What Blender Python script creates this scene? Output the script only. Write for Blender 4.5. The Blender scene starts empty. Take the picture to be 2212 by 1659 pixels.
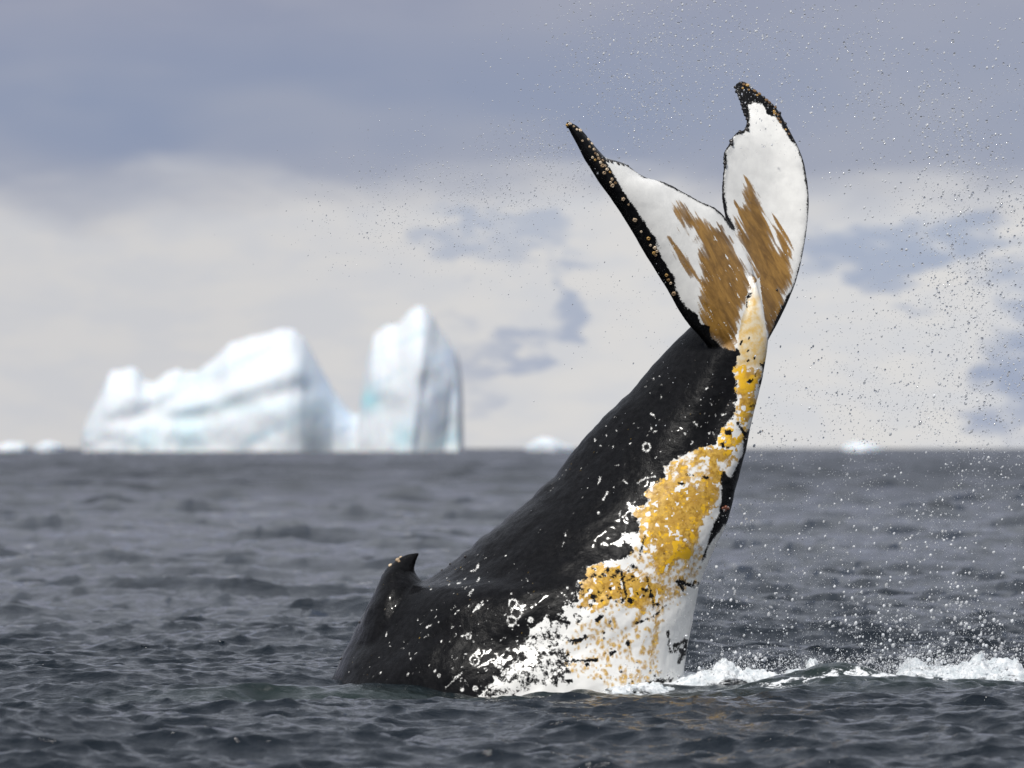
import bpy, bmesh, math
import numpy as np
from mathutils import Vector, Matrix
from mathutils.bvhtree import BVHTree

scene = bpy.context.scene
COL = scene.collection
rng = np.random.default_rng(11)

# ------------------------------------------------------------------ camera
FPX = 220.0 / 36.0 * 2212.0        # focal length in pixels of a 2212 px wide picture
CAM_Y = -50.0
CAM_H = 510.0 / FPX * 50.0         # about 1.9 m above the water, shot from a small boat
PITCH = math.atan(138.5 / FPX)
cam_data = bpy.data.cameras.new('camera')
cam_data.lens = 220.0
cam_data.sensor_width = 36.0
cam_data.clip_start = 0.5
cam_data.clip_end = 60000.0
cam_data.dof.use_dof = True
cam_data.dof.focus_distance = 49.6
cam_data.dof.aperture_fstop = 3.0
cam = bpy.data.objects.new('camera', cam_data)
COL.objects.link(cam)
cam.location = (0, CAM_Y, CAM_H)
cam.rotation_euler = (math.pi / 2 + PITCH, 0, 0)
scene.camera = cam

# ------------------------------------------------------------------ sky, sun, exposure
SUN_DIR = Vector((-0.26, -0.54, 0.80)).normalized()     # towards the sun
SUN_EL = math.asin(SUN_DIR.z)
SUN_AZ = math.atan2(SUN_DIR.x, SUN_DIR.y)

world = bpy.data.worlds.new('World')
scene.world = world
world.use_nodes = True


class NT:
    """small helper to write node trees as expressions"""
    def __init__(self, tree):
        self.t = tree
        tree.nodes.clear()

    def n(self, kind, **kw):
        nd = self.t.nodes.new(kind)
        for k, v in kw.items():
            setattr(nd, k, v)
        return nd

    def put(self, sock, v):
        if v is None:
            return
        if isinstance(v, bpy.types.NodeSocket):
            self.t.links.new(v, sock)
        else:
            sock.default_value = v

    def m(self, op, a, b=None, c=None, clamp=False):
        nd = self.n('ShaderNodeMath', operation=op, use_clamp=clamp)
        self.put(nd.inputs[0], a)
        if b is not None:
            self.put(nd.inputs[1], b)
        if c is not None:
            self.put(nd.inputs[2], c)
        return nd.outputs[0]

    def vm(self, op, a, b=None):
        nd = self.n('ShaderNodeVectorMath', operation=op)
        self.put(nd.inputs[0], a)
        if b is not None:
            self.put(nd.inputs[1], b)
        return nd.outputs[0]

    def step(self, x, lo, hi):
        nd = self.n('ShaderNodeMapRange', interpolation_type='SMOOTHSTEP')
        self.put(nd.inputs[0], x)
        nd.inputs[1].default_value = lo
        nd.inputs[2].default_value = hi
        return nd.outputs[0]

    def lin(self, x, lo, hi, a, b):
        nd = self.n('ShaderNodeMapRange')
        self.put(nd.inputs[0], x)
        nd.inputs[1].default_value = lo
        nd.inputs[2].default_value = hi
        nd.inputs[3].default_value = a
        nd.inputs[4].default_value = b
        return nd.outputs[0]

    def mix(self, f, a, b):
        nd = self.n('ShaderNodeMix', data_type='RGBA')
        self.put(nd.inputs[0], f)
        for s, v in ((nd.inputs[6], a), (nd.inputs[7], b)):
            if isinstance(v, tuple) and len(v) == 3:
                v = v + (1,)
            self.put(s, v)
        return nd.outputs[2]

    def noise(self, vec, scale, detail=4, rough=0.55, dist=0.0):
        nd = self.n('ShaderNodeTexNoise')
        self.put(nd.inputs['Vector'], vec)
        nd.inputs['Scale'].default_value = scale
        nd.inputs['Detail'].default_value = detail
        nd.inputs['Roughness'].default_value = rough
        nd.inputs['Distortion'].default_value = dist
        return nd.outputs[0]

    def xyz(self, x, y, z):
        nd = self.n('ShaderNodeCombineXYZ')
        self.put(nd.inputs[0], x); self.put(nd.inputs[1], y); self.put(nd.inputs[2], z)
        return nd.outputs[0]

    def attr(self, name):
        return self.n('ShaderNodeAttribute', attribute_name=name).outputs['Fac']


def build_world():
    t = NT(world.node_tree)
    tc = t.n('ShaderNodeTexCoord').outputs['Generated']
    sep = t.n('ShaderNodeSeparateXYZ')
    t.put(sep.inputs[0], tc)
    az = t.m('ARCTAN2', sep.outputs[0], sep.outputs[1])
    el = t.m('ARCSINE', sep.outputs[2])
    # clouds are laid in bearing / elevation; soft stratus drawn out sideways
    q = t.xyz(t.m('MULTIPLY', az, 11.0), t.m('MULTIPLY', el, 30.0), 3.7)
    big = t.noise(q, 1.3, 3, 0.5)
    mid = t.noise(q, 3.2, 4, 0.5, 0.3)
    fine = t.noise(q, 7.0, 3, 0.55)
    # upper stratus deck, grey-blue
    deck = t.mix(t.step(big, 0.36, 0.64), (0.262, 0.312, 0.440), (0.345, 0.376, 0.468))
    deck = t.mix(t.step(el, 0.052, 0.085), deck, t.mix(t.step(mid, 0.3, 0.7), (0.305, 0.325, 0.425), (0.365, 0.375, 0.455)))
    deck = t.mix(t.m('MULTIPLY', t.step(az, -0.06, 0.09), 0.45), deck, (0.375, 0.400, 0.480))
    # pale bank of cloud along the horizon
    edge = t.m('ADD', el, t.m('MULTIPLY', t.m('SUBTRACT', mid, 0.5), 0.018))
    bank = t.step(edge, 0.0470, 0.0350)
    low = t.mix(t.step(fine, 0.34, 0.66), (0.650, 0.660, 0.685), (0.715, 0.705, 0.695))
    low = t.mix(t.step(az, -0.085, 0.06), t.mix(0.35, low, (0.49, 0.49, 0.52)), low)
    # blue openings in the bank
    wob = t.m('MULTIPLY', t.m('SUBTRACT', fine, 0.5), 0.030)
    wob2 = t.m('MULTIPLY', t.m('SUBTRACT', t.noise(q, 9.0, 4, 0.55), 0.5), 0.022)
    gaps = None
    # bearing / elevation (mrad), half sizes
    for a0, e0, sa, se, k in ((-8, 33, 5.0, 2.2, .6), (2.5, 34, 5, 2.6, .55), (9.5, 28.5, 2.2, 1.8, .6), (7.2, 20.5, 2.8, 4.2, .75),
                              (0.0, 15.4, 2.2, 2.8, .7), (3.6, 18, 1.6, 1.6, .5), (-4.5, 12.7, 4.5, 1.5, .55), (-7, 13.5, 3, 5, .4),
                              (57, 31, 9, 3.6, .85), (64, 28.5, 6, 4.2, .85), (50, 30, 8, 2.4, .55), (73, 34, 6, 5, .8),
                              (82, 25, 4.5, 4, .9), (80.5, 10, 5, 7, .95), (104, 18, 9, 5, .8), (-118, 26, 12, 5, .8), (140, 30, 14, 6, .8)):
        a0, e0, sa, se = a0 / 1000, e0 / 1000, sa / 1000, se / 1000
        dx = t.m('DIVIDE', t.m('SUBTRACT', t.m('ADD', az, wob), a0), sa)
        dy = t.m('DIVIDE', t.m('SUBTRACT', t.m('ADD', el, wob2), e0), se)
        d2 = t.m('ADD', t.m('MULTIPLY', dx, dx), t.m('MULTIPLY', dy, dy))
        g = t.m('MULTIPLY', t.step(d2, 2.6, 0.0), k)
        gaps = g if gaps is None else t.m('MAXIMUM', gaps, g)
    sky = t.n('ShaderNodeTexSky', sky_type='NISHITA', sun_disc=False)
    sky.sun_elevation = SUN_EL
    sky.sun_rotation = SUN_AZ
    sky.altitude = 0
    sky.air_density = 1.0
    sky.dust_density = 0.4
    sky.ozone_density = 1.5
    clear = t.vm('MULTIPLY', sky.outputs[0], (0.055, 0.055, 0.065))
    blue = t.mix(0.25, (0.315, 0.392, 0.580), clear)
    col = t.mix(bank, deck, t.mix(gaps, low, blue))
    # higher up the deck is broken here and there by thin blue
    q2 = t.vm('MULTIPLY', tc, (3.0, 3.0, 3.0))
    hi = t.noise(q2, 1.6, 5, 0.55)
    hic = t.mix(t.step(hi, 0.55, 0.75), t.mix(t.step(hi, 0.3, 0.6), (0.26, 0.30, 0.39), (0.62, 0.65, 0.71)), clear)
    col = t.mix(t.step(el, 0.09, 0.35), col, hic)
    bg = t.n('ShaderNodeBackground')
    t.put(bg.inputs[0], col)
    bg.inputs[1].default_value = 1.0
    out = t.n('ShaderNodeOutputWorld')
    t.t.links.new(bg.outputs[0], out.inputs[0])


build_world()

sun_data = bpy.data.lights.new('sun', 'SUN')
sun_data.energy = 3.7
sun_data.angle = math.radians(6)
sun_data.color = (1.0, 0.965, 0.91)
sun = bpy.data.objects.new('sun', sun_data)
COL.objects.link(sun)
sun.rotation_euler = (-SUN_DIR).to_track_quat('-Z', 'Y').to_euler()
sun.location = SUN_DIR * 60

scene.view_settings.view_transform = 'Standard'
scene.view_settings.look = 'None'
scene.view_settings.exposure = 0.0
scene.view_settings.gamma = 1.0
scene.render.engine = 'CYCLES'
scene.cycles.use_denoising = True
scene.cycles.max_bounces = 8
scene.cycles.transmission_bounces = 6
scene.cycles.caustics_reflective = False
scene.cycles.caustics_refractive = False
scene.cycles.sample_clamp_indirect = 6.0


# ------------------------------------------------------------------ helpers
def P(u, v, y):
    """world point on the depth plane y that a 2212 px wide picture shows at u, v"""
    a = (u - 1106.0) / FPX
    b = -(v - 829.5) / FPX
    dy = math.cos(PITCH) - b * math.sin(PITCH)
    dz = math.sin(PITCH) + b * math.cos(PITCH)
    k = (y - CAM_Y) / dy
    return np.array([a * k, y, CAM_H + dz * k])


def project(co):
    """world points (N,3) -> u, v"""
    r = co - np.array([0, CAM_Y, CAM_H])
    fw = r[:, 1] * math.cos(PITCH) + r[:, 2] * math.sin(PITCH)
    up = -r[:, 1] * math.sin(PITCH) + r[:, 2] * math.cos(PITCH)
    return 1106 + FPX * r[:, 0] / fw, 829.5 - FPX * up / fw


def _hash(ix, iy, iz, seed):
    h = (ix * 374761393 + iy * 668265263 + iz * 2147483647 + seed * 1274126177) & 0xFFFFFFFF
    h = ((h ^ (h >> 13)) * 1274126177) & 0xFFFFFFFF
    h = ((h ^ (h >> 16)) * 2246822519) & 0xFFFFFFFF
    return ((h ^ (h >> 15)) & 0xFFFF) / 65535.0


def vnoise(x, y, z, seed=0):
    fx, fy, fz = np.floor(x), np.floor(y), np.floor(z)
    ix, iy, iz = fx.astype(np.int64), fy.astype(np.int64), fz.astype(np.int64)
    x, y, z = x - fx, y - fy, z - fz
    x, y, z = (w * w * (3 - 2 * w) for w in (x, y, z))
    def c(a, b, d):
        return _hash(ix + a, iy + b, iz + d, seed)
    return ((c(0, 0, 0) * (1 - x) + c(1, 0, 0) * x) * (1 - y) + (c(0, 1, 0) * (1 - x) + c(1, 1, 0) * x) * y) * (1 - z) + \
           ((c(0, 0, 1) * (1 - x) + c(1, 0, 1) * x) * (1 - y) + (c(0, 1, 1) * (1 - x) + c(1, 1, 1) * x) * y) * z


def fbm(x, y, z, octs=4, seed=0, gain=0.5):
    s, a, n = 0, 1.0, 0
    for o in range(octs):
        k = 2.03 ** o
        s = s + a * (vnoise(x * k + 7.1 * o, y * k + 3.3 * o, z * k, seed + o) - 0.5)
        n += a
        a *= gain
    return s / n * 2      # about -1 .. 1


def mesh_np(name, verts, faces, smooth=True):
    """mesh from numpy arrays; faces (M,3) or (M,4), or a list of such arrays"""
    if not isinstance(faces, list):
        faces = [faces]
    me = bpy.data.meshes.new(name)
    me.vertices.add(len(verts))
    me.vertices.foreach_set('co', np.asarray(verts, dtype=np.float32).ravel())
    loops = np.concatenate([f.ravel() for f in faces]).astype(np.int32)
    tot = np.concatenate([np.full(len(f), f.shape[1]) for f in faces]).astype(np.int32)
    start = np.concatenate([[0], np.cumsum(tot)[:-1]]).astype(np.int32)
    me.loops.add(len(loops))
    me.loops.foreach_set('vertex_index', loops)
    me.polygons.add(len(tot))
    me.polygons.foreach_set('loop_start', start)
    me.polygons.foreach_set('loop_total', tot)
    me.polygons.foreach_set('use_smooth', np.full(len(tot), smooth))
    me.update(calc_edges=True)
    return me


def grid_faces(nr, nc, wrap=False):
    r = np.arange(nr - 1)[:, None]
    c = np.arange(nc if wrap else nc - 1)[None, :]
    c2 = (c + 1) % nc
    a = r * nc + c
    b = r * nc + c2
    return np.stack([a, b, b + nc, a + nc], -1).reshape(-1, 4)


def set_attr(me, name, arr):
    at = me.attributes.new(name, 'FLOAT', 'POINT')
    at.data.foreach_set('value', np.asarray(arr, dtype=np.float32))


def link(name, me, mat=None, parent=None, label=None, category=None, group=None, kind=None):
    ob = bpy.data.objects.new(name, me)
    COL.objects.link(ob)
    if mat is not None and me is not None and len(me.materials) == 0:
        me.materials.append(mat)
    if parent is not None:
        ob.parent = parent
    for k, v in (('label', label), ('category', category), ('group', group), ('kind', kind)):
        if v:
            ob[k] = v
    return ob


def catmull(pts, n):
    """resample a list of vectors (any width) smoothly to n rows"""
    p = np.asarray(pts, dtype=float)
    p = np.vstack([2 * p[0] - p[1], p, 2 * p[-1] - p[-2]])
    t = np.linspace(0, len(p) - 3 - 1e-9, n)
    i = np.floor(t).astype(int)
    f = (t - i)[:, None]
    a, b, c, d = p[i], p[i + 1], p[i + 2], p[i + 3]
    return 0.5 * (2 * b + (c - a) * f + (2 * a - 5 * b + 4 * c - d) * f ** 2 + (3 * b - a - 3 * c + d) * f ** 3)


def new_mat(name):
    m = bpy.data.materials.new(name)
    m.use_nodes = True
    t = NT(m.node_tree)
    out = t.n('ShaderNodeOutputMaterial')
    return m, t, out


# ------------------------------------------------------------------ sea
def ocean_tile(n, size, lo, hi, power, sigma, wind, spread, seed):
    g = np.random.default_rng(seed)
    k1 = np.fft.fftfreq(n, size / n) * 2 * np.pi
    kx, ky = np.meshgrid(k1, k1)
    k = np.hypot(kx, ky)
    k[0, 0] = 1e-6
    klo, khi = 2 * np.pi / hi, 2 * np.pi / lo
    amp = k ** (-power / 2) * np.exp(-(klo / k) ** 4) * np.exp(-(k / khi) ** 4)
    ang = np.arctan2(ky, kx) - wind
    amp = amp * np.sqrt(0.12 + np.abs(np.cos(ang)) ** spread)
    amp[0, 0] = 0
    h = (g.normal(size=(n, n)) + 1j * g.normal(size=(n, n))) * amp
    z = np.fft.ifft2(h).real
    s = sigma / z.std()
    dx = np.fft.ifft2(-1j * kx / k * h).real * s
    dy = np.fft.ifft2(-1j * ky / k * h).real * s
    return np.stack([z * s, dx, dy], -1).astype(np.float32), size, n


def tile_at(tile, x, y, ang):
    d, size, n = tile
    ca, sa = math.cos(ang), math.sin(ang)
    a = (x * ca + y * sa) / size * n
    b = (-x * sa + y * ca) / size * n
    i, j = np.floor(a).astype(np.int64), np.floor(b).astype(np.int64)
    f, g = (a - i)[..., None], (b - j)[..., None]
    i0, j0, i1, j1 = i % n, j % n, (i + 1) % n, (j + 1) % n
    r = (d[j0, i0] * (1 - f) + d[j0, i1] * f) * (1 - g) + (d[j1, i0] * (1 - f) + d[j1, i1] * f) * g
    return np.stack([r[..., 0], r[..., 1] * ca - r[..., 2] * sa, r[..., 1] * sa + r[..., 2] * ca], -1)


TILE_A = ocean_tile(1024, 83.0, 0.9, 13.0, 3.75, 0.082, math.radians(84), 8, 5)
TILE_B = ocean_tile(1024, 19.0, 0.08, 1.4, 3.5, 0.0215, math.radians(50), 5, 8)


def gauss(x, y, x0, y0, sx, sy, rot=0.0):
    c, s = math.cos(rot), math.sin(rot)
    a = (x - x0) * c + (y - y0) * s
    b = -(x - x0) * s + (y - y0) * c
    return np.exp(-(a / sx) ** 2 - (b / sy) ** 2)


def ux(u, y=0.0):
    return (u - 1106.0) / FPX * (y - CAM_Y)


def swell(x, y):
    """water heaped up round the whale: low shoulder at the back, a green hump and a breaking ridge by the belly"""
    h = 0.10 * gauss(x, y, ux(800), -1.2, 0.55, 0.45)
    h += 0.03 * gauss(x, y, ux(520), -1.9, 0.8, 0.35)
    h -= 0.05 * gauss(x, y, ux(1080), -1.3, 0.6, 0.5)
    h += 0.10 * gauss(x, y, ux(1800), -0.95, 0.42, 0.34, 0.15)
    h += 0.06 * gauss(x, y, ux(1560), 0.2, 0.75, 0.45, 0.1)
    h += 0.10 * gauss(x, y, ux(2080), 0.5, 0.95, 0.40, 0.05)
    h += 0.06 * gauss(x, y, ux(1900), -2.0, 0.7, 0.3, -0.1)
    h += 0.035 * gauss(x, y, ux(1400), -1.9, 0.6, 0.3)
    return h


def sea_disp(x, y, d):
    fade_b = np.clip(1.25 - d / 260.0, 0, 1)[..., None]
    near = np.clip((d - 3) / 20.0, 0, 1)[..., None]
    near = near * (1 + 1.1 * np.clip((d - 58) / 130.0, 0, 1))[..., None]
    r = tile_at(TILE_A, x, y, 0.0) * near + tile_at(TILE_B, x, y, 0.61) * fade_b * near
    calm = 1 - 0.55 * np.maximum(gauss(x, y, ux(1250), -0.3, 1.6, 1.2), gauss(x, y, ux(1850), 0.0, 2.2, 1.2))[..., None]
    r = r * calm
    r[..., 1:] *= -1.1
    r[..., 0] += swell(x, y)
    return r


def build_sea():
    # rows by distance from the boat, fine where the whale is
    rows = [3, 8, 14, 20, 25, 28, 30.5, 32.5, 34]
    d = 35.0
    while d < 58.0:
        rows.append(d)
        d += 0.042
    st = 0.05
    while d < 2600:
        rows.append(d)
        d += st
        st = min(st * 1.0075, d * 0.02)
    while d < 40000:
        rows.append(d)
        d *= 1.25
    rows.append(45000)
    rows = np.array(rows)
    half = 0.165
    cols = np.linspace(-half, half, 760)
    side, stp = [], cols[1] - cols[0]
    a = half
    while a < 12.0:
        stp *= 1.22
        a += stp
        side.append(a)
    side = np.array(side)
    cols = np.concatenate([-side[::-1], cols, side])
    d = rows[:, None] * np.ones_like(cols)[None, :]
    x = rows[:, None] * cols[None, :]
    y = CAM_Y + d
    far = np.clip((4.0 - np.abs(cols) / half) / 3.0, 0, 1)[None, :]
    r = sea_disp(x, y, d)
    r *= far[..., None]
    co = np.stack([x + r[..., 1], y + r[..., 2], r[..., 0]], -1)
    me = mesh_np('sea', co.reshape(-1, 3), grid_faces(len(rows), len(cols)))
    X, Y, Z = co[..., 0], co[..., 1], co[..., 2]
    # floating foam and milky aerated water
    foam = np.zeros_like(X)
    loc = (np.abs(Y) < 8) & (np.abs(X) < 7)
    xs, ys, zs = X[loc], Y[loc], Z[loc]
    n1 = fbm(xs * 2.0, ys * 2.0, xs * 0, 4, 21)
    f = 0.9 * gauss(xs, ys, ux(1580), -0.4, 0.75, 0.40, 0.1) + 1.1 * gauss(xs, ys, ux(2090), 0.0, 0.9, 0.7) \
        + 0.50 * gauss(xs, ys, ux(1840), -1.3, 0.42, 0.30) + 0.62 * gauss(xs, ys, ux(2030), -1.15, 0.55, 0.25) \
        + 0.8 * gauss(xs, ys, ux(1330), -0.9, 0.35, 0.28) + 0.5 * gauss(xs, ys, ux(1660), -1.4, 0.6, 0.3)
    el = np.hypot((xs - ux(1097)) / 1.42, (ys + 0.0) / 1.16)
    f = f + 0.55 * np.exp(-((el - 1.03) / 0.07) ** 2) * np.clip((xs - ux(980)) / 0.6, 0, 1)
    foam[loc] = f * (1 + 0.5 * n1)
    set_attr(me, 'foam', foam.ravel())
    teal = np.zeros_like(X)
    teal[loc] = np.clip(0.9 * gauss(xs, ys, ux(1800), -0.8, 1.1, 0.8) + 0.8 * gauss(xs, ys, ux(760), -1.6, 0.9, 0.6)
                        + 0.6 * gauss(xs, ys, ux(480), -2.0, 1.0, 0.5) + 0.6 * gauss(xs, ys, ux(1300), -1.8, 1.6, 0.6)
                        + 0.6 * gauss(xs, ys, ux(2000), -1.5, 1.0, 0.7), 0, 1)
    set_attr(me, 'teal', teal.ravel())
    m, t, out = new_mat('sea_water')
    obj = t.n('ShaderNodeTexCoord').outputs['Object']
    fo = t.attr('foam')
    lace = t.noise(obj, 9.0, 6, 0.62, 0.6)
    lace2 = t.noise(obj, 34.0, 4, 0.6)
    ff = t.m('ADD', fo, t.m('ADD', t.m('MULTIPLY', t.m('SUBTRACT', lace, 0.5), 1.5), t.m('MULTIPLY', t.m('SUBTRACT', lace2, 0.5), 0.6)))
    fm = t.step(ff, 0.52, 0.72)
    deep = t.mix(t.attr('teal'), (0.0055, 0.0095, 0.0145), (0.012, 0.021, 0.020))
    rip = t.noise(t.vm('MULTIPLY', obj, (1.0, 1.0, 1.0)), 16.0, 5, 0.6, 0.4)
    rip2 = t.noise(obj, 2.6, 6, 0.62)
    bump = t.n('ShaderNodeBump')
    bump.inputs['Strength'].default_value = 0.6
    bump.inputs['Distance'].default_value = 0.02
    t.put(bump.inputs['Height'], rip)
    bump2 = t.n('ShaderNodeBump')
    bump2.inputs['Strength'].default_value = 0.5
    bump2.inputs['Distance'].default_value = 0.06
    t.put(bump2.inputs['Height'], rip2)
    t.t.links.new(bump.outputs[0], bump2.inputs['Normal'])
    w = t.n('ShaderNodeBsdfPrincipled')
    t.put(w.inputs['Base Color'], deep)
    # waves too small to build out there widen the reflection instead
    sp = t.n('ShaderNodeSeparateXYZ')
    t.put(sp.inputs[0], obj)
    t.put(w.inputs['Roughness'], t.m('ADD', 0.035, t.m('MULTIPLY', t.lin(t.noise(t.vm('MULTIPLY', obj, (0.12, 0.012, 1.0)), 1.0, 5, 0.65), 0.35, 0.65, 0.10, 0.42), t.step(sp.outputs[1], 40.0, 420.0))))
    w.inputs['IOR'].default_value = 1.333
    t.t.links.new(bump2.outputs[0], w.inputs['Normal'])
    fb = t.n('ShaderNodeBump')
    fb.inputs['Strength'].default_value = 0.6
    fb.inputs['Distance'].default_value = 0.03
    t.put(fb.inputs['Height'], t.m('ADD', lace, t.m('MULTIPLY', lace2, 0.4)))
    f = t.n('ShaderNodeBsdfPrincipled')
    f.inputs['Base Color'].default_value = (0.72, 0.74, 0.76, 1)
    f.inputs['Roughness'].default_value = 0.6
    t.t.links.new(fb.outputs[0], f.inputs['Normal'])
    mx = t.n('ShaderNodeMixShader')
    t.put(mx.inputs[0], fm)
    t.t.links.new(w.outputs[0], mx.inputs[1])
    t.t.links.new(f.outputs[0], mx.inputs[2])
    t.t.links.new(mx.outputs[0], out.inputs[0])
    link('sea', me, m, kind='structure', label='choppy dark grey sea reaching to the horizon', category='sea')


build_sea()


# ------------------------------------------------------------------ icebergs
def ice_material():
    m, t, out = new_mat('glacier_ice')
    obj = t.vm('MULTIPLY', t.n('ShaderNodeTexCoord').outputs['Object'], (0.177, 0.177, 0.177))
    sep = t.n('ShaderNodeSeparateXYZ')
    t.put(sep.inputs[0], obj)
    # tilted layers of blue ice
    lay = t.m('SUBTRACT', sep.outputs[2], t.m('MULTIPLY', sep.outputs[0], 0.42))
    wv = t.noise(t.xyz(t.m('MULTIPLY', sep.outputs[0], 0.05), t.m('MULTIPLY', sep.outputs[1], 0.05), t.m('MULTIPLY', lay, 0.42)), 1.0, 4, 0.5, 0.2)
    c = t.mix(t.step(wv, 0.56, 0.70), (0.66, 0.70, 0.74), (0.46, 0.58, 0.66))
    blue = t.attr('blue')
    c = t.mix(blue, c, (0.28, 0.60, 0.68))
    c = t.mix(t.attr('shade_tint'), c, (0.46, 0.57, 0.74))  # bluish shade of the right-hand faces, painted into the ice colour
    p = t.n('ShaderNodeBsdfPrincipled')
    t.put(p.inputs['Base Color'], c)
    p.inputs['Roughness'].default_value = 0.6
    p.inputs['Subsurface Weight'].default_value = 0.6
    p.inputs['Subsurface Radius'].default_value = (3.0, 6.0, 9.0)
    p.inputs['Subsurface Scale'].default_value = 1.0
    b = t.n('ShaderNodeBump')
    b.inputs['Strength'].default_value = 0.5
    b.inputs['Distance'].default_value = 1.5
    t.put(b.inputs['Height'], t.noise(obj, 0.9, 5, 0.6))
    t.t.links.new(b.outputs[0], p.inputs['Normal'])
    t.t.links.new(p.outputs[0], out.inputs[0])
    return m


ICE = ice_material()


def iceberg(name, prof, y0, label, group, blues=(), ledges=(), seed=0, n=150, lean=0.0, shade_tint=()):
    """prof rows: u, v of the skyline, and how far the front face stands out towards the boat (m)"""
    us = np.array([p[0] for p in prof], float)
    uu = np.linspace(us[0], us[-1], n)
    vv = np.interp(uu, us, [p[1] for p in prof])
    B = (y0 - CAM_Y) / 610.0
    dd = np.interp(uu, us, [p[2] for p in prof]) * B
    top = np.array([P(a, b, y0) for a, b in zip(uu, vv)])
    base = P(us.mean(), 968, y0)
    xs, hs = top[:, 0], np.maximum(top[:, 2], 0.15 * B)
    hs = hs + 0.25 * B * fbm(xs * 0.5 / B, xs * 0, xs * 0 + seed, 4, seed)
    hs = np.maximum(hs, 0.1)
    # section from the front waterline over the crest to the back
    sec = [(-1.05, -0.12), (-1.0, 0.02), (-0.97, 0.25), (-0.92, 0.5), (-0.80, 0.72), (-0.55, 0.88), (-0.2, 0.98), (0.0, 1.0), (0.4, 0.95), (0.8, 0.7), (1.0, 0.3), (1.05, -0.12)]
    ss = catmull(sec, 46)
    zs = ss[None, :, 1] * hs[:, None]
    ul = uu[:, None] + lean * (1 - np.clip(zs / hs.max(), 0, 1))
    ys = y0 + ss[None, :, 0] * np.interp(ul, us, [p[2] for p in prof]) * B * np.sqrt(np.clip((us[-1] - uu) / 9.0, 0.0004, 1))[:, None]
    X = np.repeat(xs[:, None], 46, 1)
    front = np.clip(-ss[None, :, 0] * 1.5, 0, 1)
    for u1, v1, u2, v2, dep, wid in ledges:
        a, b = P(u1, v1, y0), P(u2, v2, y0)
        zl = a[2] + (X - a[0]) * (b[2] - a[2]) / (b[0] - a[0])
        inside = 1 / (1 + np.exp(-(X - a[0]) * 1.2 / B)) / (1 + np.exp((X - b[0]) * 1.2 / B))
        ys = ys + front * inside * dep * 0.36 * B * np.exp(-((zs - zl) / wid / B) ** 2)
    nz = fbm(X * 0.35 / B, ys * 0.35 / B, zs * 0.5 / B, 4, seed + 3)
    ys = ys + 0.6 * B * nz * front
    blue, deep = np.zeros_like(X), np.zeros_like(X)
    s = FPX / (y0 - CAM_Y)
    for fld, lst in ((blue, blues), (deep, shade_tint)):
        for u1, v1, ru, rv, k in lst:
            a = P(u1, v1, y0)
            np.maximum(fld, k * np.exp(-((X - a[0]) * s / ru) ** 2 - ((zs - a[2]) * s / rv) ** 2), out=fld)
    deep = np.clip(deep * (1 + 0.7 * fbm(X * 0.9 / B, ys * 0.3 / B, zs * 0.9 / B, 3, seed + 5)), 0, 1)  # patchy strength of the painted shade tint
    o = np.array([base[0], y0, 0.0])
    co = np.stack([X - o[0], ys - o[1], zs], -1)
    nr, nc = co.shape[:2]
    me = mesh_np(name, co.reshape(-1, 3), [grid_faces(nr, nc), np.array([list(range(nc))[::-1]]), np.array([list(range((nr - 1) * nc, nr * nc))])])
    set_attr(me, 'blue', blue.ravel())
    set_attr(me, 'shade_tint', deep.ravel())
    ob = link(name, me, ICE, label=label, category='iceberg' if 'berg' in name else 'ice', group=group)
    ob.location = o
    return ob


BERG_Y = 3400.0
iceberg('iceberg', [(176, 966, .4), (182, 930, 4), (190, 905, 6), (215, 855, 7), (240, 800, 7.5), (268, 797, 8), (284, 793, 8), (298, 800, 8.2), (312, 822, 8.5), (335, 826, 8.5),
                    (360, 806, 9), (385, 797, 9), (400, 806, 9.5), (430, 802, 10), (470, 772, 10.5), (500, 742, 11), (545, 725, 11.5), (600, 712, 12), (635, 713, 12),
                    (655, 728, 11.4), (675, 762, 9.6), (700, 808, 7.5), (722, 846, 6.0), (745, 876, 5.6), (762, 892, 5.4), (800, 900, 5.2), (850, 905, 5.0), (880, 920, 4.4), (890, 966, .4)],
        BERG_Y, 'long low white iceberg with a sloping crest and pale blue bands', 'icebergs on the horizon',
        blues=((420, 930, 40, 60, .3), (330, 950, 25, 30, .3), (520, 880, 130, 14, .22)),
        shade_tint=((700, 830, 40, 60, .5), (735, 900, 40, 40, .5)), ledges=((300, 895, 640, 765, 2.2, .9), (420, 905, 700, 830, 2.0, .8), (270, 905, 420, 903, 2.0, .6)), seed=3)
iceberg('iceberg', [(776, 905, 1.5), (779, 870, 4), (786, 820, 6), (795, 770, 7), (808, 722, 8), (835, 705, 9), (860, 702, 9.5), (870, 690, 10), (885, 672, 10.5), (900, 662, 11), (915, 664, 11.5),
                    (932, 682, 11.5), (945, 705, 10.8), (958, 722, 10.5), (972, 740, 10.1), (985, 758, 9.6), (993, 785, 9.2), (998, 830, 9.0), (1000, 890, 8.8), (1000.5, 940, 8.7), (1001, 966, 8.6)],
        BERG_Y - 40, 'tall blocky iceberg with a jagged top and shaded blue side', 'icebergs on the horizon',
        blues=((800, 865, 26, 22, .8), (875, 945, 22, 26, .5), (985, 940, 24, 40, .2)), shade_tint=((968, 785, 30, 40, .6), (950, 850, 34, 30, .55), (940, 905, 40, 26, .55), (990, 840, 24, 60, .5)), seed=9, lean=40.0)
iceberg('ice_floe', [(1135, 966, .2), (1150, 955, 1.5), (1170, 944, 2.2), (1190, 943, 2.3), (1205, 950, 2), (1225, 960, 1.2), (1240, 966, .2)], BERG_Y + 360,
        'small low ice fragment on the horizon between the tall iceberg and the whale', 'drifting ice on the horizon', seed=15, n=40)
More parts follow.
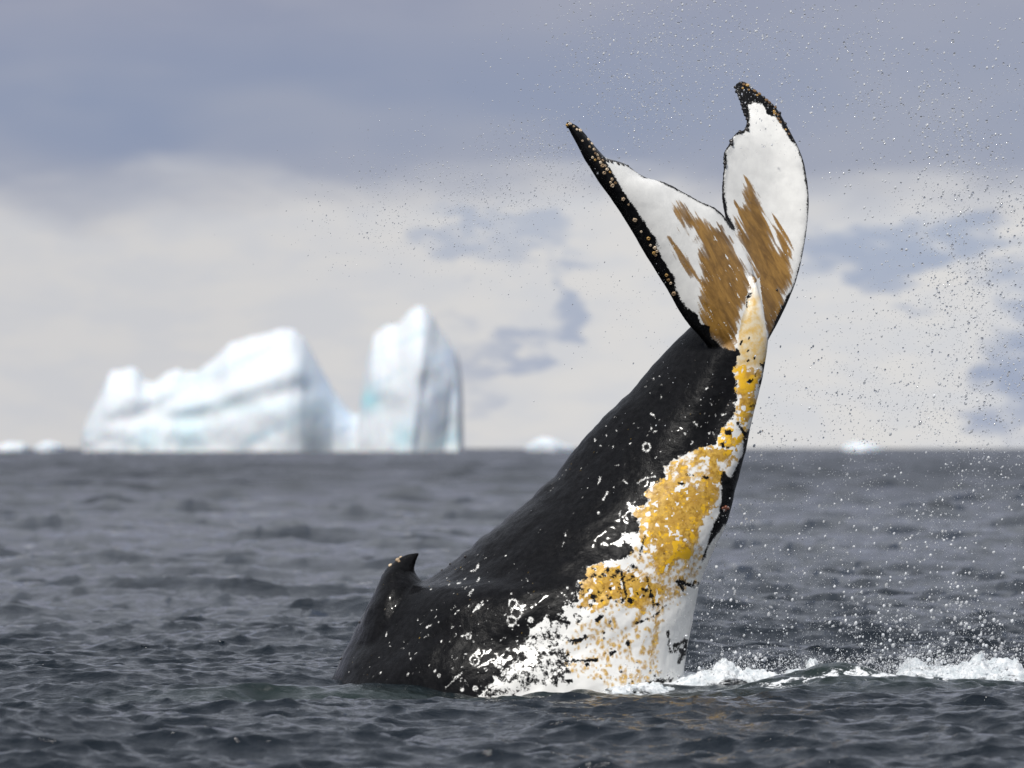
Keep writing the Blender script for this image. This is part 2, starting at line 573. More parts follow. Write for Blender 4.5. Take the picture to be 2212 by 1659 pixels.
iceberg('ice_floe', [(-20, 966, .2), (0, 957, 1.2), (25, 952, 1.6), (50, 956, 1.4), (62, 966, .2)], BERG_Y + 240,
        'low ice fragment on the horizon at the very left edge', 'drifting ice on the horizon', seed=21, n=40)
iceberg('ice_floe', [(74, 966, .2), (90, 957, 1.2), (112, 954, 1.5), (128, 958, 1.2), (140, 966, .2)], BERG_Y + 240,
        'low ice fragment just left of the long iceberg', 'drifting ice on the horizon', seed=27, n=40)
iceberg('ice_floe', [(1820, 966, .2), (1838, 958, 1), (1865, 955, 1.4), (1890, 959, 1), (1905, 966, .2)], BERG_Y + 540,
        'small ice fragment on the horizon right of the whale', 'drifting ice on the horizon', seed=33, n=40)


# ------------------------------------------------------------------ whale: shape
def body_shell():
    # back edge u,v | belly edge u,v | half breadth (m) | belly turned towards the boat (m) | roundness
    S = [(640, 1640, 1490, 1760, 1.25, -.20, 2.2), (715, 1468, 1478, 1560, 1.15, -.20, 2.2), (738, 1415, 1477, 1475, 1.10, -.20, 2.2), (766, 1360, 1482, 1410, 1.02, -.20, 2.05),
         (800, 1305, 1493, 1340, .97, -.21, 1.95), (850, 1268, 1503, 1285, .90, -.22, 1.85), (924, 1251, 1515, 1240, .83, -.22, 1.8), (970, 1222, 1531, 1205, .76, -.22, 1.8),
         (1029, 1174, 1548, 1172, .67, -.22, 1.95), (1080, 1131, 1568, 1135, .61, -.22, 1.9), (1140, 1082, 1580, 1095, .55, -.22, 1.85), (1205, 1020, 1593, 1045, .48, -.22, 1.8),
         (1262, 951, 1607, 985, .42, -.21, 1.75), (1318, 890, 1620, 925, .36, -.20, 1.7), (1372, 830, 1636, 862, .31, -.19, 1.65), (1425, 772, 1649, 805, .27, -.18, 1.6),
         (1472, 725, 1656, 755, .235, -.17, 1.6), (1510, 690, 1657, 718, .21, -.16, 1.6), (1545, 662, 1650, 680, .18, -.15, 1.65), (1578, 640, 1640, 640, .13, -.13, 1.7), (1606, 600, 1629, 598, .06, -.10, 2)]
    R = catmull(S, 260)
    na = 120
    th = np.linspace(0, 2 * np.pi, na, endpoint=False)
    rings = []
    for r in R:
        Lp, Rp = P(r[0], r[1], 0), P(r[2], r[3], 0)
        c, a = (Lp + Rp) / 2, (Rp - Lp) / 2
        p = 2.0 / r[6]
        cx = np.sign(np.cos(th)) * np.abs(np.cos(th)) ** p
        sy = np.sign(np.sin(th)) * np.abs(np.sin(th)) ** p
        pts = c[None] + cx[:, None] * a[None]
        pts[:, 1] += sy * r[4] + cx * r[5]
        rings.append(pts)
    co = np.concatenate(rings)
    n = len(R)
    caps = [np.array([list(range(na))[::-1]]), np.array([list(range((n - 1) * na, n * na))])]
    return co, [grid_faces(n, na, True)] + caps


def fin_shell():
    S = [(760, 1385, 1010, 1360, .50), (790, 1316, 965, 1300, .40), (813, 1268, 925, 1266, .27), (828, 1238, 899, 1242, .16), (840, 1222, 895, 1229, .105), (856, 1208, 898, 1215, .058),
         (872, 1199, 902, 1206, .038), (888, 1195, 905, 1200, .024), (903, 1193, 908, 1196, .012)]
    R = catmull(S, 60)
    na = 48
    th = np.linspace(0, 2 * np.pi, na, endpoint=False)
    rings = []
    for r in R:
        a, b = P(r[0], r[1], 0.08), P(r[2], r[3], 0.08)
        c, h = (a + b) / 2, (b - a) / 2
        x = np.cos(th)
        y = np.sin(th) * (1 - 0.25 * x)
        pts = c[None] + x[:, None] * h[None]
        pts[:, 1] += y * r[4]
        rings.append(pts)
    co = np.concatenate(rings)
    n = len(R)
    return co, [grid_faces(n, na, True), np.array([list(range(na))[::-1]]), np.array([list(range((n - 1) * na, n * na))])]


LEFT_LEAD = [(1219, 268), (1247, 307), (1266, 346), (1290, 386), (1313, 421), (1344, 464), (1372, 510), (1399, 557), (1426, 600), (1454, 647), (1477, 686), (1500, 714), (1524, 745)]
LEFT_TRAIL = [(1227, 262), (1254, 278), (1286, 317), (1309, 344), (1321, 346), (1344, 352), (1358, 357), (1391, 382), (1411, 383), (1438, 396), (1469, 412), (1493, 424), (1516, 437), (1540, 447), (1559, 463), (1571, 478), (1583, 493)]
RIGHT_TRAIL = [(1583, 493), (1567, 464), (1561, 425), (1561, 386), (1565, 346), (1563, 327), (1573, 315), (1579, 304), (1583, 292), (1590, 286), (1602, 284), (1612, 272), (1614, 257), (1606, 245), (1602, 225), (1592, 202), (1586, 186), (1590, 178)]
RIGHT_LEAD = [(1590, 178), (1602, 177), (1614, 180), (1629, 194), (1649, 208), (1665, 221), (1684, 239), (1692, 257), (1704, 280), (1715, 303), (1727, 323), (1737, 354), (1741, 386), (1747, 417), (1747, 464), (1743, 495), (1737, 530), (1731, 565), (1719, 608), (1707, 639), (1692, 674), (1676, 702), (1659, 733)]


def fluke_shell(S, n, nc=70):
    """stations: leading u,v,depth | trailing u,v,depth | half thickness | bulge towards the boat"""
    R = catmull(S, n)
    c = np.linspace(0, 1, nc) ** 1.25
    mid = np.zeros((n, nc, 3))
    half = np.zeros((n, nc))
    for i, r in enumerate(R):
        for j, k in enumerate(c):
            y = r[2] * (1 - k) + r[5] * k - r[7] * math.sin(math.pi * k)
            mid[i, j] = P(r[0] * (1 - k) + r[3] * k, r[1] * (1 - k) + r[4] * k, y)
        half[i] = np.maximum(r[6] * (2.6 * np.sqrt(c) * (1 - c) ** 0.9 + 0.02), 0.011)
    du = np.gradient(mid, axis=0)
    dv = np.gradient(mid, axis=1)
    nn = np.cross(du, dv)
    nn /= np.linalg.norm(nn, axis=-1, keepdims=True) + 1e-9
    a = (mid + nn * half[..., None]).reshape(-1, 3)
    b = (mid - nn * half[..., None]).reshape(-1, 3)
    m = n * nc
    f = grid_faces(n, nc)
    rim = np.concatenate([np.arange(nc), np.arange(1, n) * nc + nc - 1, (n - 1) * nc + np.arange(nc - 2, -1, -1), np.arange(n - 2, 0, -1) * nc])
    r2 = np.roll(rim, -1)
    side = np.stack([rim, rim + m, r2 + m, r2], -1)
    return np.concatenate([a, b]), [f, f[:, ::-1] + m, side]


LEFT_ST = [(1222, 266, -.72, 1228, 262, -.71, .018, 0), (1232, 283, -.72, 1252, 277, -.68, .030, 0), (1247, 307, -.72, 1284, 315, -.62, .042, 0), (1264, 340, -.70, 1312, 344, -.52, .052, .01),
           (1281, 370, -.67, 1348, 354, -.42, .058, .02), (1301, 402, -.63, 1390, 382, -.34, .062, .03), (1326, 438, -.57, 1438, 396, -.26, .066, .04), (1358, 487, -.50, 1475, 415, -.18, .07, .05),
           (1399, 557, -.42, 1512, 435, -.10, .075, .06), (1440, 623, -.34, 1542, 448, -.03, .082, .07), (1477, 686, -.28, 1562, 465, .03, .092, .08), (1512, 728, -.22, 1576, 484, .07, .105, .09),
           (1545, 765, -.16, 1588, 500, .10, .115, .10), (1590, 800, -.10, 1606, 528, .10, .11, .10), (1628, 790, -.08, 1622, 570, .07, .08, .08)]
RIGHT_ST = [(1615, 800, .06, 1592, 520, .12, .08, .02), (1640, 770, .10, 1580, 492, .13, .085, .0), (1659, 735, .16, 1569, 466, .15, .085, -.04), (1678, 700, .23, 1562, 436, .18, .08, -.07),
            (1702, 652, .32, 1561, 400, .22, .075, -.10), (1722, 600, .41, 1564, 365, .26, .07, -.12), (1737, 532, .51, 1564, 332, .31, .066, -.13), (1746, 466, .60, 1573, 315, .37, .062, -.12),
            (1746, 410, .67, 1581, 299, .43, .058, -.11), (1738, 358, .73, 1592, 286, .50, .054, -.09), (1723, 316, .78, 1608, 279, .58, .05, -.07), (1700, 272, .83, 1613, 260, .66, .046, -.05),
            (1675, 232, .87, 1606, 244, .73, .042, -.03), (1645, 207, .90, 1598, 218, .80, .036, -.01), (1615, 183, .93, 1588, 192, .86, .028, 0), (1603, 178, .94, 1590, 180, .90, .018, 0)]


def whale_mesh():
    vs, fs, off = [], [], 0
    for co, faces in (body_shell(), fin_shell(), fluke_shell(LEFT_ST, 220), fluke_shell(RIGHT_ST, 220)):
        vs.append(co)
        fs += [f + off for f in faces]
        off += len(co)
    raw = mesh_np('raw', np.concatenate(vs), fs)
    bm = bmesh.new()
    bm.from_mesh(raw)
    bmesh.ops.recalc_face_normals(bm, faces=bm.faces)
    bm.to_mesh(raw)
    bm.free()
    tmp = bpy.data.objects.new('raw', raw)
    COL.objects.link(tmp)
    md = tmp.modifiers.new('fuse', 'REMESH')
    md.mode = 'VOXEL'
    md.voxel_size = 0.0098
    md.use_smooth_shade = True
    sm = tmp.modifiers.new('relax', 'SMOOTH')
    sm.factor = 0.5
    sm.iterations = 5
    dg = bpy.context.evaluated_depsgraph_get()
    me = bpy.data.meshes.new_from_object(tmp.evaluated_get(dg))
    bpy.data.objects.remove(tmp)
    bpy.data.meshes.remove(raw)
    me.name = 'humpback_whale'
    return me


# ------------------------------------------------------------------ whale: pigment fields
def seg_dist(u, v, a, b):
    dx, dy = b[0] - a[0], b[1] - a[1]
    t = np.clip(((u - a[0]) * dx + (v - a[1]) * dy) / (dx * dx + dy * dy + 1e-9), 0, 1)
    return np.hypot(u - a[0] - t * dx, v - a[1] - t * dy)


def line_dist(u, v, pts):
    d = np.full_like(u, 1e6)
    for a, b in zip(pts[:-1], pts[1:]):
        d = np.minimum(d, seg_dist(u, v, a, b))
    return d


def poly_sd(u, v, pts):
    """positive inside"""
    ins = np.zeros(u.shape, bool)
    d = np.full_like(u, 1e6)
    n = len(pts)
    for i in range(n):
        a, b = pts[i], pts[(i + 1) % n]
        d = np.minimum(d, seg_dist(u, v, a, b))
        if a[1] != b[1]:
            cr = ((a[1] > v) != (b[1] > v)) & (u < (b[0] - a[0]) * (v - a[1]) / (b[1] - a[1]) + a[0])
            ins ^= cr
    return np.where(ins, d, -d)


def z1(*p):
    return [(1188 + x * .3906, 151.2 + y * .3906) for x, y in p]


def z2(*p):
    return [(1188 + x * .26038, 702 + y * .26038) for x, y in p]


def z3(*p):
    return [(972 + x * .29294, 1080 + y * .29294) for x, y in p]


def z4(*p):
    return [(675 + x * .2441, 1134 + y * .2441) for x, y in p]


WHITE_BODY = [(1636, 600), (1618, 640), (1604, 690)] + z2((1540, 60), (1560, 170), (1540, 270), (1550, 330), (1530, 400), (1550, 470), (1550, 560), (1535, 640), (1550, 720), (1510, 780), (1450, 850), (1400, 940), (1350, 990),
    (1210, 1040), (1100, 1090), (1010, 1140), (950, 1160), (950, 1210), (970, 1260), (900, 1300), (820, 1350), (800, 1390), (810, 1440), (790, 1500), (720, 1510), (650, 1480), (640, 1530)) + \
    z3((1330, 100), (1400, 170), (1390, 230), (1280, 255), (1330, 340), (1350, 420), (1200, 440), (1100, 480), (1020, 490), (1010, 560), (980, 640), (960, 700), (930, 780), (850, 810), (830, 880), (800, 930), (680, 930),
       (600, 990), (560, 1060), (530, 1110), (480, 1190), (400, 1250), (330, 1330), (260, 1400), (220, 1450)) + [(1036, 1800), (1700, 1800), (1720, 1200), (1720, 600)]
STRIP = z2((1800, 300), (1740, 320), (1770, 400), (1730, 470), (1740, 530), (1720, 640), (1700, 740), (1660, 850), (1610, 930), (1600, 1060), (1560, 1160), (1500, 1270), (1440, 1220), (1420, 1290), (1420, 1400), (1400, 1560)) + \
    z3((1960, 150), (1920, 250), (1880, 380), (1838, 505), (1900, 360), (1960, 265), (2030, 190), (2090, 150)) + [(1680, 1100), (1720, 800)]
WHITE_LEFT = [(1309, 350), (1325, 374), (1352, 421), (1375, 452), (1395, 487), (1415, 514), (1430, 557), (1454, 593), (1461, 628), (1477, 659), (1508, 682), (1513, 698), (1536, 703), (1534, 729), (1550, 740), (1562, 752),
              (1578, 760), (1600, 752), (1660, 720), (1660, 560), (1640, 440), (1500, 380), (1300, 300)]
WHITE_RIGHT = z1((1010, 890), (900, 700), (900, 330), (1098, 330), (1108, 250), (1098, 195), (1120, 175), (1172, 185), (1210, 222), (1258, 272), (1306, 340), (1345, 400), (1480, 480), (1500, 900), (1430, 1130)) + [(1700, 640), (1682, 676), (1662, 733), (1640, 735), (1600, 560)]
BROWN_LEFT = z1((690, 725), (740, 750), (785, 785), (800, 800), (840, 830), (880, 870), (905, 880), (930, 850), (962, 840), (985, 900), (1005, 925), (1020, 1000), (1060, 1060), (1100, 1130), (1105, 1230), (1060, 1320), (1030, 1420),
                (1020, 1520), (1000, 1600), (960, 1560), (930, 1520), (890, 1480), (870, 1400), (830, 1250), (820, 1180), (770, 1120), (720, 1060), (690, 1000), (662, 930), (700, 965), (745, 1030), (800, 1100), (825, 1150),
                (838, 1060), (832, 960), (805, 935), (798, 880), (770, 900), (725, 850), (690, 790))
BROWN_RIGHT = z1((1030, 745), (1058, 765), (1092, 770), (1075, 610), (1112, 650), (1160, 730), (1200, 850), (1235, 960), (1270, 1005), (1262, 930), (1235, 800), (1265, 820), (1300, 900), (1330, 1000), (1340, 1120), (1325, 1200), (1292, 1215),
                 (1285, 1330), (1250, 1400), (1215, 1500), (1180, 1420), (1150, 1250), (1130, 1130), (1090, 1050), (1062, 950), (1038, 850))
KEEL_CREAM = z2((1590, -60), (1690, -300), (1770, 0), (1800, 200), (1790, 300), (1750, 350), (1560, 340), (1545, 250), (1560, 120))
OCHRE_KEEL = z2((1545, 330), (1760, 350), (1740, 460), (1725, 600), (1700, 740), (1650, 830), (1610, 880), (1560, 780), (1545, 640), (1550, 500))
OCHRE_MID = z2((1210, 1045), (1350, 995), (1420, 930), (1480, 860), (1570, 880), (1590, 950), (1550, 1060), (1500, 1120), (1470, 1180), (1430, 1230), (1415, 1300), (1400, 1400), (1370, 1500)) + \
    z3((1900, 60), (1870, 170), (1830, 260), (1800, 370), (1700, 430), (1640, 460), (1570, 530), (1520, 470), (1470, 330), (1400, 250), (1390, 190), (1330, 110), (1312, 45)) + \
    z2((720, 1520), (795, 1500), (812, 1400), (835, 1340), (960, 1275), (1050, 1240), (980, 1180), (1080, 1170), (1160, 1290), (1270, 1320), (1310, 1200), (1200, 1120))
OCHRE_LOW = z3((1015, 505), (1100, 500), (1200, 480), (1250, 540), (1350, 510), (1440, 565), (1530, 605), (1570, 650), (1545, 730), (1420, 805), (1300, 765), (1180, 745), (1080, 805), (1040, 825), (955, 765), (985, 650))
SCARS = [(z3((1600, 770), (1500, 860), (1370, 912)), 2.4), (z3((850, 1200), (950, 1185), (1080, 1182)), 3.0), (z3((1685, 600), (1740, 620), (1820, 628)), 5.5), (z3((1690, 620), (1720, 660)), 4), (z3((1608, 970), (1615, 1080), (1628, 1125)), 2.6),
         (z3((1660, 1075), (1740, 1045), (1735, 1100), (1690, 1190)), 5), (z3((1680, 1100), (1720, 1120)), 7), (z3((1735, 1010), (1690, 1080)), 1.6), (z3((1475, 1365), (1540, 1335), (1625, 1330)), 5.5), (z3((1500, 1350), (1540, 1380)), 4),
         (z3((470, 1440), (560, 1370), (640, 1310)), 3), (z3((1435, 270), (1415, 350), (1400, 425)), 2.2), (z3((1265, 520), (1280, 620), (1300, 710)), 2), (z3((1450, 560), (1480, 680), (1505, 800)), 2), (z3((815, 1150), (830, 1250), (825, 1300)), 6),
         (z3((640, 1190), (720, 1280), (800, 1330), (880, 1330)), 4), (z3((900, 1040), (960, 1030), (1000, 1010)), 5), (z3((1310, 1050), (1320, 1065)), 4.5), (z3((1190, 1130), (1215, 1120)), 4), (z3((1085, 880), (1110, 860)), 6),
         (z2((1130, 1240), (1190, 1245)), 2.5), (z2((1270, 1260), (1310, 1265)), 3.5), (z2((1065, 1310), (1110, 1320)), 2.2), (z2((1430, 990), (1440, 1010)), 4.5), (z2((1480, 1010), (1470, 1015)), 4), (z2((1465, 890), (1490, 890)), 5),
         (z2((1560, 820), (1600, 890), (1640, 930)), 4), (z2((1700, 400), (1705, 412)), 4), (z2((1650, 470), (1680, 460)), 3.5), (z2((1660, 675), (1700, 670)), 2.0)]
RINGS = [(z2((800, 1012))[0], 8.0, 1.3), (z3((490, 835))[0], 10.5, 1.1), (z3((455, 890))[0], 9, 1.2), (z3((465, 765))[0], 8.5, 1.1), (z3((180, 1183))[0], 9.5, 1.0), (z3((370, 1200))[0], 8.5, 1.1), (z3((135, 1007))[0], 4.5, .9),
         (z3((595, 885))[0], 4, .9), (z3((490, 1240))[0], 3.5, .9), (z3((185, 1390))[0], 4, .9), (z3((265, 1250))[0], 2.5, .9), (z4((1380, 985))[0], 5, .9), (z4((1120, 1330))[0], 3, .8)]
STREAKS = [z2((840, 740), (865, 750), (872, 775)), z2((1200, 805), (1222, 835)), z2((420, 1265), (400, 1320)), z2((478, 1385), (440, 1450)), z2((610, 1290), (645, 1315)), z2((720, 1312), (780, 1280)), z2((790, 1270), (870, 1260)),
           z2((830, 875), (845, 850)), z2((860, 890), (885, 880)), z2((545, 1165), (570, 1165)), z2((925, 600), (920, 590)), z3((840, 310), (830, 340)), z3((850, 250), (856, 265)), z3((150, 690), (170, 660)), z3((200, 600), (215, 580)),
           z3((170, 830), (240, 750)), z3((195, 800), (245, 770)), z3((205, 500), (215, 470)), z3((575, 600), (565, 580)), z3((1090, 90), (1095, 100)), z3((30, 1310), (90, 1275)), z3((10, 810), (40, 780)),
           z4((1470, 700), (1420, 770)), z4((1500, 690), (1460, 740)), z4((1400, 590), (1385, 620)), z4((1260, 720), (1230, 750)), z4((1060, 875), (1015, 905)), z4((1020, 980), (990, 1000)), z4((1080, 1300), (1083, 1290)),
           z4((1180, 1440), (1320, 1310)), z4((1465, 340), (1455, 385)), z4((1440, 400), (1400, 410)), z4((1470, 480), (1460, 510)), z4((1425, 1030), (1430, 1035)), z3((1280, 255), (1310, 270)), z3((1255, 80), (1250, 130)),
           z2((1320, 900), (1350, 880), (1360, 910)), z2((1500, 790), (1540, 800)), z2((1430, 745), (1450, 740)), z2((1370, 745), (1372, 752)), z2((1330, 650), (1345, 660)), z2((1170, 990), (1185, 970)), z2((915, 1045), (925, 1055)), z2((1125, 905), (1118, 900))]


def pigment(me):
    n = len(me.vertices)
    co = np.empty(n * 3, np.float32); me.vertices.foreach_get('co', co); co = co.reshape(-1, 3).astype(float)
    no = np.empty(n * 3, np.float32); me.vertex_normals.foreach_get('vector', no); no = no.reshape(-1, 3).astype(float)
    U, V = project(co)
    pale = np.full(n, -6.0); ochre = np.full(n, -6.0); hue = np.zeros(n); wet = np.zeros(n)
    tocam = np.array([0, CAM_Y, CAM_H]) - co
    tocam /= np.linalg.norm(tocam, axis=1, keepdims=True)
    facing = (no * tocam).sum(1)
    body_part = V > 760
    keep = np.where((facing > -0.02) | (body_part & (facing > -0.35)))[0]
    u, v = U[keep], V[keep]
    x, y, z = co[keep].T
    # ragged edges, in pixels: broad lobes, then tufts
    lob = fbm(u / 70, v / 70, u * 0, 3, 41)
    tuft = fbm(u / 20, v / 20, u * 0, 4, 43, 0.6)
    hair = fbm(u / 8, v / 8, u * 0, 3, 44, 0.65)
    al = u * 0.5 + v * 0.87
    ac = u * 0.87 - v * 0.5
    strk = fbm(al / 85, ac / 6.5, u * 0, 4, 45, 0.65)
    on_fluke = (v < 790) & (poly_sd(u, v, [(1150, 200), (1480, 690), (1510, 735), (1560, 800), (1605, 770), (1612, 640), (1640, 600), (1658, 740), (1680, 760), (1900, 500), (1700, 100)]) > 0)
    pb = poly_sd(u, v, WHITE_BODY)
    ragg = np.clip((v - 1000) / 350, 0.25, 1)
    mott = np.clip(poly_sd(u, v, z3((480, 1190), (560, 1000), (720, 900), (860, 900), (900, 1330), (640, 1420), (230, 1450))) / 25 + 0.6, 0, 1)
    fray = mott
    pb = pb + (9 * lob + 15 * tuft + 10 * hair) * ragg + 3 * tuft + 4 * hair + mott * (8 * hair + 12 * tuft)
    st = poly_sd(u, v, STRIP) + 5 * tuft
    pb = np.minimum(pb, -st)
    pb = np.where(on_fluke, -60, pb)
    pl = np.maximum(poly_sd(u, v, WHITE_LEFT) + 4 * tuft + 5 * strk, poly_sd(u, v, WHITE_RIGHT) + 5 * tuft)
    rim = np.minimum(line_dist(u, v, LEFT_TRAIL) - (2.6 + 1.6 * tuft), line_dist(u, v, RIGHT_TRAIL) - (4.4 + 3 * tuft))
    rim = np.minimum(rim, line_dist(u, v, RIGHT_LEAD) - (2.4 + 2.5 * tuft))
    rim = np.minimum(rim, line_dist(u, v, [(1586, 186), (1606, 215), (1640, 208), (1670, 240)]) - (7 + 14 * tuft))
    pl = np.minimum(pl, rim)
    pl = np.where(on_fluke, pl, -60)
    pf = np.maximum(pb, pl)
    # dark scratches and flecks in the white
    for pts, w in SCARS:
        pf = np.minimum(pf, line_dist(u, v, pts) - (w * 0.8 + w * 0.9 * hair + 1.6 * hair + 1.2 * tuft))
    g = np.random.default_rng(5)
    ob_ref = [None]
    def spots(field, poly, count, r0, r1, sign, elong=1.0, ang=None):
        us = [p[0] for p in poly]; vs = [p[1] for p in poly]
        made = 0
        while made < count:
            a, b = g.uniform(min(us), max(us)), g.uniform(min(vs), max(vs))
            if poly_sd(np.array([a]), np.array([b]), poly)[0] < 0:
                continue
            made += 1
            r = r0 * (r1 / r0) ** (g.random() ** 1.8)
            k = np.where((np.abs(u - a) < r * 4) & (np.abs(v - b) < r * 4))[0]
            if len(k) == 0:
                continue
            an = g.uniform(0, 3.14) if ang is None else ang + g.normal() * 0.35
            du, dv = u[k] - a, v[k] - b
            e = 1 + (elong - 1) * g.random()
            d = np.hypot((du * math.cos(an) + dv * math.sin(an)) / e, (-du * math.sin(an) + dv * math.cos(an)) * math.sqrt(e))
            s = r - d - 0.5 * g.random() + (1.6 if field is ob_ref[0] else 0.0) + (1.0 + 0.35 * r) * hair[k] + 0.8 * tuft[k]
            field[k] = np.maximum(field[k], s) if sign > 0 else np.minimum(field[k], -s)
    spots(pf, z3((1000, 500), (1350, 480), (1560, 780), (1300, 780), (1060, 840), (900, 930), (940, 750)), 70, 1.6, 7, -1)
    spots(pf, z3((850, 850), (1200, 850), (1550, 1350), (900, 1350), (500, 1330), (620, 1000)), 45, 1.0, 4, -1)
    spots(pf, z3((530, 1120), (700, 940), (830, 1000), (850, 1330), (500, 1420), (300, 1420)), 110, 1.5, 7, -1)
    spots(pf, z3((1300, 100), (1700, 480), (1560, 760), (1300, 480)), 16, 1.0, 3, -1)
    # pale flecks, rake marks and barnacle rings on the black flank
    for (a, b), r, w in RINGS:
        d = np.hypot(u - a, (v - b) * 0.92)
        arc = 0.75 + 0.5 * vnoise(np.arctan2(v - b, u - a) * 1.1 + a, u * 0, u * 0, 3)
        pf = np.maximum(pf, np.where(d < r * 2, w * arc + .15 + 0.9 * hair - np.abs(d - r), -60))
    for pts in STREAKS:
        pf = np.maximum(pf, 0.75 + 1.9 * hair + 1.0 * tuft - line_dist(u, v, pts))
    spots(pf, z4((500, 1000), (1100, 500), (1750, 100), (1950, 700), (1600, 1150), (1500, 1420), (600, 1350)), 70, .5, 1.6, 1, 2.6, -0.9)
    spots(pf, z3((0, 1000), (400, 700), (900, 600), (620, 950), (500, 1150), (200, 1400), (0, 1400)), 60, .5, 2.2, 1, 1.8)
    spots(pf, z3((560, 1000), (800, 780), (980, 560), (1020, 700), (850, 830), (660, 950)), 50, .6, 2.2, 1, 1.5)
    spots(pf, z2((500, 500), (1400, 300), (1450, 800), (1150, 1030), (800, 1300), (400, 1500), (200, 1300)), 34, .5, 1.8, 1, 1.8)
    # diatom film
    of = np.maximum(poly_sd(u, v, BROWN_LEFT), poly_sd(u, v, BROWN_RIGHT)) + 17 * strk + 9 * fbm(al / 48, ac / 3.4, u * 0, 2, 46) + 3 * tuft + 2
    spk = fbm(al / 34, ac / 4, u * 0 + 4, 3, 48)
    of = np.where(on_fluke, of, -60)
    of = np.where(on_fluke & (spk > 0.56), -3, of)
    ob = np.maximum(np.maximum(poly_sd(u, v, OCHRE_KEEL) + 10 * tuft + 10 * hair, poly_sd(u, v, OCHRE_MID) + 22 * tuft + 8 * hair + 6 * lob + 2), poly_sd(u, v, OCHRE_LOW) + 20 * tuft + 8 * hair + 3)
    ob = ob + 3 * tuft + 5 * hair
    holes = fbm(u / 11, v / 11, u * 0, 3, 51)
    hz = 0.24 + 0.30 * lob + 0.12 * (np.abs(v - 1110) < 60)
    ob = np.where(holes > hz, np.minimum(ob, (hz - holes) * 25), ob)
    ob = np.where(on_fluke, -60, ob)
    ob_ref[0] = ob
    spots(ob, z3((1000, 820), (1560, 640), (1800, 430), (1850, 560), (1700, 760), (1540, 1000), (1560, 1360), (1150, 1400), (850, 1280), (860, 1000)), 330, .9, 4.2, 1, 1.8, 1.4)
    spots(ob, z3((1300, 330), (1520, 420), (1850, 250), (1860, 480), (1700, 700), (1560, 760), (1400, 560)), 260, 1.0, 4.5, 1)
    spots(ob, z3((1530, 800), (1555, 800), (1500, 1220), (1465, 1220)), 60, 1.2, 4.5, 1, 2.5, 1.7)
    spots(ob, z3((1270, 1260), (1300, 1260), (1300, 1370), (1260, 1370)), 24, 1.2, 3, 1)
    spots(ob, z2((950, 1150), (1200, 1060), (1500, 1100), (1400, 1300), (1000, 1300)), 120, 1.0, 4, 1)
    ochre[keep] = np.clip(np.maximum(of, ob), -30, 30) / 5
    pale[keep] = np.clip(pf, -30, 30) / 5
    # hue: 0 brown film on the flukes, 1 yellow on the belly
    hu = np.where(on_fluke, 0.0, 0.58 + 0.45 * tuft + 0.45 * hair)
    hu = np.where((v > 690) & ~on_fluke & (v < 960), 0.8 + 0.35 * tuft, hu)
    bright = np.exp(-((u - 1470) / 55) ** 2 - ((v - 1165) / 45) ** 2) + np.exp(-((u - 1575) / 30) ** 2 - ((v - 955) / 35) ** 2)
    hu = hu + 0.35 * bright * (fbm(u / 9, v / 9, u * 0, 2, 61) > -0.1) * (~on_fluke)
    hue[keep] = hu
    cream = np.zeros(n)
    cream[keep] = np.clip(poly_sd(u, v, KEEL_CREAM) / 14 + 0.7 + 0.8 * tuft, 0, 1) * (~on_fluke | (poly_sd(u, v, KEEL_CREAM) > 0))
    kc = poly_sd(u, v, KEEL_CREAM)
    pp = keep[kc + 8 * tuft + 8 * hair - np.clip((v - 760) / 4, 0, 8) > 0]
    pale[pp] = np.maximum(pale[pp], 1.5)
    for pts, w in ((z2((1592, 130), (1580, 165)), 2.2), (z2((1650, 205), (1640, 222)), 1.8), (z2((1560, 215), (1572, 250)), 2.4), (z2((1640, 300), (1650, 290)), 2.2), (z2((1700, 270), (1694, 280)), 2), (z2((1655, 100), (1648, 118)), 1.6)):
        pale[pp] = np.minimum(pale[pp], (line_dist(U[pp], V[pp], pts) - w) / 5 * 2)
    tipk = keep[(np.hypot(u - 1624, v - 612) < 20)]
    pale[tipk] = np.maximum(pale[tipk], 1.2)
    ochre[pp] = np.minimum(ochre[pp], -2 + 6 * np.clip(fbm(U[pp] / 14, V[pp] / 10, U[pp] * 0, 3, 77) + (V[pp] - 765) / 60, -1, 1))
    fr = np.zeros(n)
    fr[keep] = np.clip(fray + 0.28 * np.clip((v - 1150) / 100, 0, 1) * (np.abs(pb) < 40), 0, 1)
    flank = np.zeros(n)
    flank[keep] = np.clip((v - 800) / 60, 0, 1) * np.clip(-poly_sd(u, v, STRIP) / 6, 0, 1)
    for k, a in (('flank', flank), ('fray', fr), ('pale', pale), ('ochre', ochre), ('hue', hue), ('cream', cream)):
        set_attr(me, k, a)


